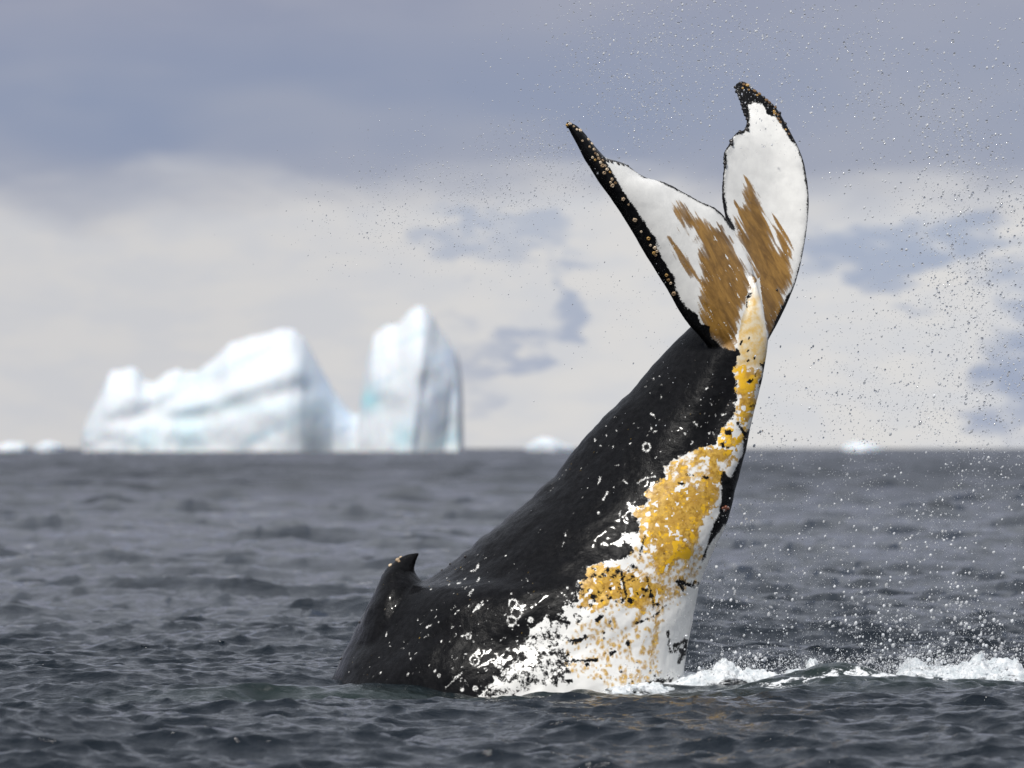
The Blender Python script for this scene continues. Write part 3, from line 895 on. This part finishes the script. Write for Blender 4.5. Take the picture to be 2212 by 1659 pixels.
def whale_material():
    m, t, out = new_mat('whale_skin')
    obj = t.n('ShaderNodeTexCoord').outputs['Object']
    fine = t.m('SUBTRACT', t.noise(obj, 75.0, 5, 0.65), 0.5)
    mid = t.noise(obj, 22.0, 5, 0.6)
    fr = t.attr('fray')
    spl = t.m('MULTIPLY', t.m('MULTIPLY', t.m('SUBTRACT', t.noise(obj, 19.0, 8, 0.76), 0.5), 24.0), fr)
    pa = t.m('ADD', t.m('ADD', t.attr('pale'), spl), t.m('ADD', t.m('MULTIPLY', fine, 2.6), t.m('MULTIPLY', t.m('SUBTRACT', mid, 0.5), 0.8)))
    wm = t.step(t.m('MULTIPLY', pa, t.lin(fr, 0, 1, 1.0, 0.28)), -0.30, 0.36)
    oc = t.m('ADD', t.attr('ochre'), t.m('MULTIPLY', fine, 1.6))
    soft = t.m('MULTIPLY', t.m('SUBTRACT', t.noise(obj, 13.0, 5, 0.65), 0.5), 1.5)
    om = t.step(t.m('ADD', oc, soft), -0.55, 0.75)
    vo = t.n('ShaderNodeTexVoronoi')
    rot = t.n('ShaderNodeVectorRotate', rotation_type='Y_AXIS')
    t.put(rot.inputs['Vector'], obj)
    rot.inputs['Angle'].default_value = math.radians(-38)
    t.put(vo.inputs['Vector'], t.vm('MULTIPLY', rot.outputs[0], (1.6, 1.0, 0.75)))
    vo.inputs['Scale'].default_value = 30.0
    crowd = t.step(t.noise(obj, 3.4, 4, 0.6), 0.50, 0.66)
    rs = t.n('ShaderNodeSeparateColor')
    t.put(rs.inputs[0], vo.outputs['Color'])
    size = t.m('MULTIPLY', t.m('POWER', rs.outputs[0], 3.0), 0.26)
    fleck = t.m('MULTIPLY', t.step(t.m('SUBTRACT', vo.outputs['Distance'], size), 0.05, -0.03), crowd)
    fleck = t.m('MULTIPLY', fleck, t.lin(rs.outputs[1], 0, 1, 0.12, 0.85))
    fleck = t.m('MULTIPLY', fleck, t.step(t.attr('flank'), 0.2, 0.8))
    black = t.mix(t.step(mid, 0.35, 0.75), (0.0040, 0.0040, 0.0046), (0.009, 0.009, 0.010))
    white = t.mix(t.step(t.noise(obj, 9.0, 5, 0.6), 0.3, 0.7), (0.82, 0.815, 0.785), (0.75, 0.745, 0.72))
    white = t.mix(t.attr('cream'), white, t.mix(t.step(mid, 0.3, 0.7), (0.62, 0.40, 0.11), (0.66, 0.58, 0.42)))
    # film thicker and thinner, streaked along the flukes
    st = t.n('ShaderNodeVectorRotate', rotation_type='Y_AXIS')
    t.put(st.inputs['Vector'], obj)
    st.inputs['Angle'].default_value = math.radians(30)
    film = t.noise(t.vm('MULTIPLY', st.outputs[0], (6.0, 3.0, 1.6)), 2.6, 7, 0.68, 0.5)
    brown = t.mix(t.step(film, 0.32, 0.68), (0.150, 0.076, 0.017), (0.350, 0.190, 0.044))
    yel = t.mix(t.step(t.noise(obj, 24.0, 6, 0.7), 0.36, 0.64), (0.360, 0.188, 0.018), (0.66, 0.41, 0.075))
    yel = t.mix(t.step(t.noise(obj, 6.0, 3, 0.6), 0.5, 0.68), yel, (0.47, 0.26, 0.04))
    yel = t.mix(t.step(t.attr('hue'), 0.74, 0.95), yel, (0.80, 0.46, 0.018))
    film_col = t.mix(t.step(t.attr('hue'), 0.05, 0.4), brown, yel)
    thick = t.lin(t.m('ADD', oc, t.m('MULTIPLY', t.m('SUBTRACT', film, 0.5), 4.0)), -0.6, 2.0, 0.74, 1.0)
    thick = t.m('MAXIMUM', thick, t.m('MULTIPLY', t.step(t.attr('hue'), 0.1, 0.4), 0.93))
    c = t.mix(t.m('MULTIPLY', om, thick), white, film_col)
    black = t.mix(fleck, black, t.mix(t.step(rs.outputs[2], 0.72, 0.80), (0.66, 0.65, 0.62), (0.60, 0.38, 0.06)))
    c = t.mix(wm, black, c)
    p = t.n('ShaderNodeBsdfPrincipled')
    t.put(p.inputs['Base Color'], c)
    t.put(p.inputs['Roughness'], t.m('ADD', t.lin(wm, 0, 1, 0.28, 0.36), t.m('MULTIPLY', fine, 0.25)))
    t.put(p.inputs['Specular IOR Level'], t.lin(wm, 0, 1, 0.05, 0.30))
    p.inputs['Coat Weight'].default_value = 0.16
    p.inputs['Coat Roughness'].default_value = 0.09
    b1 = t.n('ShaderNodeBump')
    t.put(b1.inputs['Strength'], t.lin(wm, 0, 1, 0.45, 0.10))
    b1.inputs['Distance'].default_value = 0.010
    t.put(b1.inputs['Height'], t.m('ADD', t.m('MULTIPLY', mid, 1.2), t.m('MULTIPLY', t.noise(obj, 120.0, 3, 0.6), 0.35)))
    b2 = t.n('ShaderNodeBump')
    b2.inputs['Strength'].default_value = 0.35
    b2.inputs['Distance'].default_value = 0.004
    t.put(b2.inputs['Height'], t.m('MULTIPLY', om, t.m('ADD', 0.6, fine)))
    t.t.links.new(b1.outputs[0], b2.inputs['Normal'])
    t.t.links.new(b2.outputs[0], p.inputs['Normal'])
    t.t.links.new(p.outputs[0], out.inputs[0])
    return m


def relief(me):
    """knuckled ridge, creases and soft flank hollows pressed into the skin"""
    n = len(me.vertices)
    co = np.empty(n * 3, np.float32); me.vertices.foreach_get('co', co); co = co.reshape(-1, 3).astype(float)
    no = np.empty(n * 3, np.float32); me.vertex_normals.foreach_get('vector', no); no = no.reshape(-1, 3).astype(float)
    U, V = project(co)
    x, y, z = co.T
    thick = np.clip((V - 740) / 120, 0.0, 1) 
    d = 0.022 * fbm(x * 1.6, y * 1.6, z * 1.6, 3, 81) + 0.007 * fbm(x * 9, y * 9, z * 9, 3, 83)
    # knuckles along the back
    ridge = line_dist(U, V, [(924, 1251), (987, 1207), (1075, 1138), (1205, 1020), (1318, 890), (1425, 772)])
    along = (U - V * 0.9)
    kn = fbm(along / 46, U * 0, U * 0, 2, 87)
    d = d + np.exp(-(ridge / 26) ** 2) * 0.017 * kn
    # long creases across the flank, running down from the keel
    cr = fbm((U * 0.62 + V * 0.78) / 34, (U * 0.78 - V * 0.62) / 260, U * 0, 2, 91)
    d = d + 0.010 * cr * np.clip((1560 - U) / 200, 0, 1)
    # hollow between flank muscle and keel, and behind the fin
    d = d - 0.045 * np.exp(-(line_dist(U, V, [(1575, 790), (1570, 860), (1540, 930)]) / 26) ** 2)
    d = d - 0.05 * np.exp(-(line_dist(U, V, [(880, 1330), (820, 1400)]) / 55) ** 2)
    d = d * thick
    d = d + (1 - thick) * 0.003 * fbm(x * 9, y * 9, z * 9, 3, 95)
    co = co + no * d[:, None]
    me.vertices.foreach_set('co', co.astype(np.float32).ravel())
    me.update()


WHALE = whale_mesh()
relief(WHALE)
pigment(WHALE)
whale = link('humpback_whale', WHALE, whale_material(),
             label='diving black and white humpback whale raising its yellow-stained tail flukes from the sea', category='whale')


# ------------------------------------------------------------------ barnacles on the whale
def barnacle_mesh(name, seed):
    g = np.random.default_rng(seed)
    n = 12
    prof = [(1.0, -0.25), (1.0, 0.0), (0.86, 0.35), (0.62, 0.72), (0.44, 0.70), (0.36, 0.35), (0.0, 0.28)]
    vs, fs = [], []
    for r, z in prof[:-1]:
        for k in range(n):
            a = 2 * math.pi * k / n
            rr = r * (1 + 0.10 * math.cos(a * 6) + 0.08 * g.normal()) if r > 0.5 else r
            vs.append((rr * math.cos(a), rr * math.sin(a), z + 0.05 * g.normal()))
    vs.append((0, 0, prof[-1][1]))
    for i in range(len(prof) - 2):
        for k in range(n):
            fs.append((i * n + k, i * n + (k + 1) % n, (i + 1) * n + (k + 1) % n, (i + 1) * n + k))
    last = (len(prof) - 2) * n
    for k in range(n):
        fs.append((last + k, last + (k + 1) % n, len(vs) - 1))
    me = bpy.data.meshes.new(name)
    me.from_pydata(vs, [], fs)
    for p in me.polygons:
        p.use_smooth = True
    return me


def knob_mesh(name, seed):
    bm = bmesh.new()
    bmesh.ops.create_icosphere(bm, subdivisions=2, radius=1.0)
    g = np.random.default_rng(seed)
    for v in bm.verts:
        v.co *= 1 + 0.10 * g.normal()
        v.co.z *= 0.9
    me = bpy.data.meshes.new(name)
    bm.to_mesh(me)
    bm.free()
    for p in me.polygons:
        p.use_smooth = True
    return me


def shell_material(name, c1, c2, rough):
    m, t, out = new_mat(name)
    tc = t.n('ShaderNodeTexCoord').outputs['Object']
    rnd = t.n('ShaderNodeObjectInfo').outputs['Random']
    f = t.m('ADD', t.noise(tc, 3.0, 4, 0.6), t.m('MULTIPLY', t.m('SUBTRACT', rnd, 0.5), 0.5))
    p = t.n('ShaderNodeBsdfPrincipled')
    t.put(p.inputs['Base Color'], t.mix(t.step(f, 0.3, 0.7), c1, c2))
    p.inputs['Roughness'].default_value = rough
    t.t.links.new(p.outputs[0], out.inputs[0])
    return m


def add_barnacles():
    pale = shell_material('barnacle_shell', (0.62, 0.50, 0.36), (0.26, 0.17, 0.09), 0.5)
    gold = shell_material('stained_shell', (0.50, 0.30, 0.08), (0.13, 0.07, 0.03), 0.5)
    dark = shell_material('dark_knob', (0.012, 0.012, 0.014), (0.035, 0.03, 0.028), 0.3)
    red = shell_material('stalk_flesh', (0.09, 0.025, 0.015), (0.20, 0.07, 0.04), 0.35)
    meshes = {}
    for key, mt in (('pale', pale), ('gold', gold)):
        meshes[key] = []
        for s in range(3):
            me = barnacle_mesh('barnacle', s + 1)
            me.materials.append(mt)
            meshes[key].append(me)
    for key, mt in (('dark', dark), ('red', red)):
        meshes[key] = []
        for s in range(3):
            me = knob_mesh('knob', s + 11)
            me.materials.append(mt)
            meshes[key].append(me)
    bvh = BVHTree.FromObject(whale, bpy.context.evaluated_depsgraph_get())
    g = np.random.default_rng(3)
    eye = Vector((0, CAM_Y, CAM_H))

    def put(u, v, r, key, name='barnacle', seat=0.0):
        dirn = (Vector(P(u, v, 0)) - eye).normalized()
        loc, nor, i, d = bvh.ray_cast(eye, dirn)
        if loc is None:
            loc, nor, i, d = bvh.find_nearest(Vector(P(u, v, -.72 if u < 1330 and v < 500 else 0.08 if u < 950 else .75 if u > 1580 and v < 480 else 0)))
        ob = link(name, meshes[key][g.integers(3)], parent=whale)
        q = nor.to_track_quat('Z', 'Y').to_matrix().to_4x4()
        s = r / FPX * 50
        ob.matrix_world = Matrix.Translation(loc + nor * seat * s) @ q @ Matrix.Rotation(g.uniform(0, 6.28), 4, 'Z') @ Matrix.Diagonal((s, s * g.uniform(.85, 1.1), s * g.uniform(.75, 1.0), 1))

    band = [(290, 530, 5), (300, 570, 4.6), (316, 550, 4), (332, 566, 3.2), (343, 605, 3.6), (345, 640, 4.8), (362, 625, 3.2), (335, 622, 3), (405, 715, 4.6), (470, 830, 5), (545, 933, 4.3), (580, 985, 4.2), (575, 1012, 4.2), (592, 1003, 3.6),
            (585, 1025, 3.2), (645, 1135, 4), (655, 1162, 4), (668, 1180, 3.2), (685, 1238, 5), (270, 490, 4), (262, 470, 3.4), (243, 440, 4), (232, 408, 3.6), (212, 385, 4), (168, 335, 4.5), (112, 298, 4), (95, 305, 3.6),
            (252, 462, 3.4), (280, 512, 3.8), (132, 312, 3), (150, 330, 3.4), (236, 484, 3.2), (250, 498, 3), (505, 895, 2.8), (556, 970, 2.8), (292, 500, 3.4), (306, 530, 3), (220, 425, 3), (640, 1210, 2.6), (180, 392, 2.6), (435, 745, 2.4)]
    for x, y, r in band:
        (u, v), = z1((x, y))
        put(u, v, r, 'pale' if g.random() < .72 else 'gold')
    tip = [(1052, 72, 4), (1072, 80, 4), (1092, 84, 4.4), (1112, 100, 4), (1132, 116, 4.2), (1158, 132, 4), (1182, 152, 4.4), (1198, 168, 4.5), (1214, 180, 4), (1228, 196, 4.6), (1246, 206, 4), (1260, 222, 4.6), (1270, 238, 4.4), (1279, 252, 4.2),
           (1290, 272, 3.6), (1303, 296, 3.4), (1316, 318, 3), (1333, 345, 3), (1352, 380, 3), (1100, 110, 3), (1146, 140, 3), (1208, 196, 3.4), (1240, 228, 3.4), (1066, 100, 3), (1190, 180, 3), (1262, 248, 3.2)]
    for k, (x, y, r) in enumerate(tip):
        (u, v), = z1((x, y))
        put(u, v, r, 'gold' if k % 3 else 'dark', 'barnacle')
    edge = [(1090, 330, 5.4), (1052, 343, 4.6), (1024, 352, 5), (1007, 370, 4.4), (1003, 392, 4.6), (1004, 410, 4.8), (978, 425, 4.6), (968, 442, 4), (962, 458, 3.6), (1096, 300, 4), (1092, 272, 4.2), (1080, 248, 4), (1068, 216, 3.6), (1062, 190, 3.4),
            (340, 508, 4.2), (376, 519, 4.2), (404, 525, 3.6), (430, 532, 3.2), (318, 503, 3.6), (1040, 150, 3.6), (1030, 120, 3.4), (1024, 95, 3.6), (88, 320, 3.2), (1428, 822, 2.6), (1430, 672, 2.4), (1368, 1160, 2.6)]
    for x, y, r in edge:
        (u, v), = z1((x, y))
        put(u, v, r, 'dark', 'barnacle', 0.1)
    for x, y, r in ((688, 357, 4.4), (752, 308, 5.4), (775, 280, 4.0), (765, 322, 3.2)):
        (u, v), = z4((x, y))
        put(u, v, r, 'pale')
    for x, y, r in ((1320, 252, 3), (1218, 345, 2.4), (1145, 400, 2.4), (255, 1185, 3.4), (415, 862, 2.4)):
        (u, v), = z4((x, y))
        put(u, v, r, 'dark', 'barnacle', 0.2)
    for x, y, r in ((1575, 1345, 4.5), (1592, 1362, 5), (1600, 1380, 4), (1580, 1390, 5), (1590, 1402, 3.6), (1562, 1432, 5), (1550, 1448, 4), (1430, 1520, 4), (1452, 1512, 4.6), (1472, 1520, 4), (1446, 1536, 3.8), (1742, 660, 3.6)):
        (u, v), = z2((x, y))
        put(u, v, r, 'red', 'stalked_barnacle', 0.5)


add_barnacles()


# ------------------------------------------------------------------ breaking white water
def foam_material():
    m, t, out = new_mat('white_water')
    obj = t.n('ShaderNodeTexCoord').outputs['Object']
    p = t.n('ShaderNodeBsdfPrincipled')
    t.put(p.inputs['Base Color'], t.mix(t.step(t.noise(obj, 14.0, 5, 0.65), 0.35, 0.65), (0.52, 0.57, 0.60), (0.82, 0.84, 0.86)))
    p.inputs['Roughness'].default_value = 0.55
    p.inputs['Subsurface Weight'].default_value = 0.25
    p.inputs['Subsurface Radius'].default_value = (0.03, 0.03, 0.03)
    b = t.n('ShaderNodeBump')
    b.inputs['Strength'].default_value = 0.7
    b.inputs['Distance'].default_value = 0.02
    t.put(b.inputs['Height'], t.noise(obj, 45.0, 6, 0.7))
    t.t.links.new(b.outputs[0], p.inputs['Normal'])
    # lacy, open lower skirts where clear water shows between the bubbles
    gap = t.n('ShaderNodeBsdfTransparent')
    lace = t.m('ADD', t.m('MULTIPLY', t.noise(t.vm('MULTIPLY', obj, (0.7, 1, 1.4)), 11.0, 7, 0.7, 0.7), 1.5), t.m('MULTIPLY', t.attr('body'), 0.75))
    mx = t.n('ShaderNodeMixShader')
    t.put(mx.inputs[0], t.step(lace, 1.12, 1.36))
    t.t.links.new(gap.outputs[0], mx.inputs[1])
    t.t.links.new(p.outputs[0], mx.inputs[2])
    t.t.links.new(mx.outputs[0], out.inputs[0])
    return m


FOAM = foam_material()


def foam_ridge(label, prof, y0, depth, seed):
    """prof: u, v of the ragged top; the mound sinks into the water in front and behind"""
    uu = np.linspace(prof[0][0], prof[-1][0], int((prof[-1][0] - prof[0][0]) / 2.2))
    vv = np.interp(uu, [p[0] for p in prof], [p[1] for p in prof]) + 4.0
    yy = np.interp(uu, [p[0] for p in prof], [p[2] if len(p) > 2 else y0 for p in prof])
    na = 60
    th = np.linspace(0, np.pi, na)
    top = np.array([P(a, b, c) for a, b, c in zip(uu, vv, yy)])
    x = top[:, 0][:, None] + 0 * th[None]
    ends = np.minimum(np.minimum(uu - uu[0], uu[-1] - uu) / 40.0, 1.0) ** 0.5
    base = -0.16
    lump = 1 + 0.2 * fbm(top[:, 0] * 2.6, top[:, 0] * 0, top[:, 0] * 0 + seed, 3, seed + 2)
    ht = np.maximum((top[:, 2] - base) * lump, 0.02)[:, None]
    zz = base + ht * np.sin(th)[None] ** 0.9
    yv = yy[:, None] - np.cos(th)[None] * depth * (0.35 + 0.65 * ends[:, None])
    d = 0.11 * fbm(x * 3.4, yv * 3.4, zz * 3.4, 5, seed, 0.62) + 0.10 * (0.35 - np.abs(fbm(x * 9, yv * 9, zz * 9, 4, seed + 9, 0.65)))
    d = d * (0.3 + 0.7 * np.sin(th)[None])
    nx = np.zeros_like(x)
    ny, nz = -np.cos(th)[None] * 0.8, np.sin(th)[None]
    yv = yv + ny * d
    zz = zz + nz * d * np.clip(ht / 0.25, 0.3, 1.2)
    x = x + 0.05 * fbm(x * 6, yv * 6, zz * 6, 3, seed + 4)
    co = np.stack([x, yv, zz], -1)
    me = mesh_np('breaking_foam', co.reshape(-1, 3), grid_faces(co.shape[0], na))
    thin = np.clip((co[..., 2] - base) / ht, 0, 1) * np.minimum(ends, 1)[:, None]
    set_attr(me, 'body', thin.ravel())
    return link('breaking_foam', me, FOAM, kind='stuff', label=label, category='foam')


foam_ridge('white water churning against the belly of the whale',
           [(1300, 1496, -1.25), (1330, 1484, -1.2), (1360, 1476, -1.15), (1390, 1474, -1.1), (1425, 1482, -1.0), (1450, 1480, -.9), (1475, 1470, -.75), (1510, 1464, -.7), (1540, 1458, -.65), (1554, 1444, -.65), (1568, 1428, -.65), (1582, 1434, -.65), (1604, 1456, -.65),
            (1640, 1458, -.65), (1680, 1462, -.65), (1710, 1456, -.65), (1735, 1450, -.7), (1750, 1426, -.75), (1758, 1422, -.75), (1770, 1444, -.75), (1800, 1464, -.75), (1830, 1484, -.75)], 0, 0.30, 101)
foam_ridge('white water breaking along the far right of the splash',
           [(1905, 1476), (1930, 1462), (1950, 1440), (1966, 1428), (1978, 1430), (1996, 1446), (2020, 1456), (2050, 1458), (2076, 1456), (2100, 1446), (2122, 1438), (2140, 1450), (2165, 1448), (2185, 1446), (2202, 1448), (2240, 1452), (2290, 1442), (2350, 1455), (2400, 1478)], 0.15, 0.55, 131)


# ------------------------------------------------------------------ flying spray
def spray_material():
    m, t, out = new_mat('spray_water')
    aer = t.attr('aerated')
    g = t.n('ShaderNodeBsdfGlass')
    g.inputs['Color'].default_value = (1, 1, 1, 1)
    g.inputs['Roughness'].default_value = 0.0
    g.inputs['IOR'].default_value = 1.333
    p = t.n('ShaderNodeBsdfPrincipled')
    p.inputs['Base Color'].default_value = (0.93, 0.95, 0.97, 1)
    p.inputs['Roughness'].default_value = 0.1
    tr = t.n('ShaderNodeBsdfTranslucent')
    tr.inputs['Color'].default_value = (0.95, 0.96, 0.98, 1)
    m2 = t.n('ShaderNodeMixShader')
    m2.inputs[0].default_value = 0.35
    t.t.links.new(p.outputs[0], m2.inputs[1])
    t.t.links.new(tr.outputs[0], m2.inputs[2])
    mx = t.n('ShaderNodeMixShader')
    t.put(mx.inputs[0], aer)
    t.t.links.new(g.outputs[0], mx.inputs[1])
    t.t.links.new(m2.outputs[0], mx.inputs[2])
    t.t.links.new(mx.outputs[0], out.inputs[0])
    return m


def build_spray():
    g = np.random.default_rng(77)
    bm = bmesh.new()
    bmesh.ops.create_icosphere(bm, subdivisions=1, radius=1.0)
    ico = np.array([v.co[:] for v in bm.verts])
    icf = np.array([[v.index for v in f.verts] for f in bm.faces])
    bm.free()
    bm = bmesh.new()
    bmesh.ops.create_icosphere(bm, subdivisions=2, radius=1.0)
    ico2 = np.array([v.co[:] for v in bm.verts])
    icf2 = np.array([[v.index for v in f.verts] for f in bm.faces])
    bm.free()
    drops = []      # u, v, y, radius px, aerated
    def cloud(n, u0, v0, su, sv, rot, r0, r1, aer, sy=0.9, ymid=0.2):
        a, b = g.normal(size=n), g.normal(size=n)
        c, s = math.cos(rot), math.sin(rot)
        u = u0 + a * su * c - b * sv * s
        v = v0 + a * su * s + b * sv * c
        r = r0 * (r1 / r0) ** (g.random(n) ** (6.0 if aer > .3 else 3.0))
        cl = fbm(u / 75, v / 75, u * 0, 3, 91) + 0.5 * fbm(u / 18, v / 18, u * 0, 2, 93)
        ok = cl > -0.25 + 0.35 * g.normal(size=n)
        y = ymid + g.normal(size=n) * sy
        for k in range(n):
            if ok[k] and -60 < u[k] < 2330 and -80 < v[k] < 1470:
                drops.append((u[k], v[k], y[k], r[k], aer * g.uniform(.4, 1.2) if aer > .3 else (0.02 if g.random() < .45 else 0.75)))
    # high spray against the sky
    cloud(1966, 1330, 150, 120, 90, .6, .62, 2.1, .12)
    cloud(2434, 1560, 90, 190, 80, .1, .62, 2.3, .12)
    cloud(2903, 1850, 150, 210, 110, .3, .62, 2.6, .12)
    cloud(3041, 2080, 330, 150, 150, .6, .62, 2.8, .12)
    cloud(4914, 2180, 520, 110, 150, .4, .62, 2.8, .12)
    cloud(1966, 2190, 800, 90, 160, 0, .62, 2.8, .15)
    cloud(2434, 2000, 780, 170, 130, .3, .62, 2.3, .10)
    cloud(1778, 1880, 900, 190, 60, 0, .62, 2.2, .12)
    cloud(1404, 1160, 330, 110, 70, -.5, .62, 1.9, .10)
    cloud(1966, 1090, 400, 160, 45, -.15, .6, 1.8, .08)
    cloud(887, 850, 410, 110, 80, -.5, .6, 1.8, .08)
    cloud(561, 1010, 520, 130, 50, .1, .6, 1.6, .08)
    cloud(419, 1350, 660, 120, 90, .4, .6, 1.8, .08)
    cloud(700, 1430, 230, 90, 80, 0, .62, 2.0, .1)
    # low spray against the sea
    cloud(900, 1560, 1444, 70, 9, -.1, .6, 2.0, .9, .2, -.6)
    cloud(500, 1745, 1436, 40, 12, 0, .6, 2.0, .9, .2, -.7)
    cloud(1870, 2080, 1444, 100, 9, 0, .6, 2.2, .9, .3, .15)
    cloud(510, 1968, 1426, 22, 12, 0, .6, 2.2, .9, .2, .15)
    cloud(2616, 1780, 1130, 190, 130, .3, .6, 3.0, .8)
    cloud(2616, 2080, 1120, 130, 160, 0, .6, 3.4, .8)
    cloud(2479, 1800, 1330, 190, 70, .1, .6, 3.4, .85)
    cloud(2616, 2080, 1370, 130, 70, 0, .6, 4.4, .85)
    cloud(1928, 1540, 1330, 45, 90, .25, .62, 3.4, .85)
    cloud(1157, 1580, 1180, 35, 120, .3, .62, 2.8, .8)
    cloud(1157, 1600, 1430, 70, 20, 0, .9, 3.8, .9, .3)
    cloud(881, 1860, 1440, 60, 18, 0, .9, 3.6, .9, .3, .6)
    cloud(1157, 2090, 1430, 90, 18, 0, .9, 4.2, .9, .3, 1.0)
    cloud(330, 1390, 1462, 40, 12, 0, .62, 2.6, .9, .15, -1.25)
    cloud(165, 690, 1488, 12, 7, 0, .62, 2.4, .9, .1, -1.9)
    V, F, A, tot = [], [], [], 0
    sl = np.array([0.35, 0.0, 0.94])
    for i, (u, v, y, r, aer) in enumerate(drops):
        c = P(u, v, y)
        if c[2] < 0.03:
            continue
        s = r / FPX * 50
        e = 1 + 0.5 * g.random()
        base, fc = (ico2, icf2) if r > 1.8 else (ico, icf)
        nv = len(base)
        q = base * s * np.array([g.uniform(.8, 1.1), 1, g.uniform(.8, 1.1)])
        q = q + np.outer(q @ sl, sl) * (e - 1)
        if r > 2.4:
            q = q * (1 + 0.10 * g.normal(size=(nv, 1)))
        F.append(fc + tot)
        tot += nv
        V.append(q + c)
        A.append(np.full(nv, min(max(aer, 0), 1)))
    me = mesh_np('water_spray', np.concatenate(V), np.concatenate(F))
    set_attr(me, 'aerated', np.concatenate(A))
    link('water_spray', me, spray_material(), kind='stuff', label='fine spray of water drops thrown up around the tail', category='spray')


build_spray()
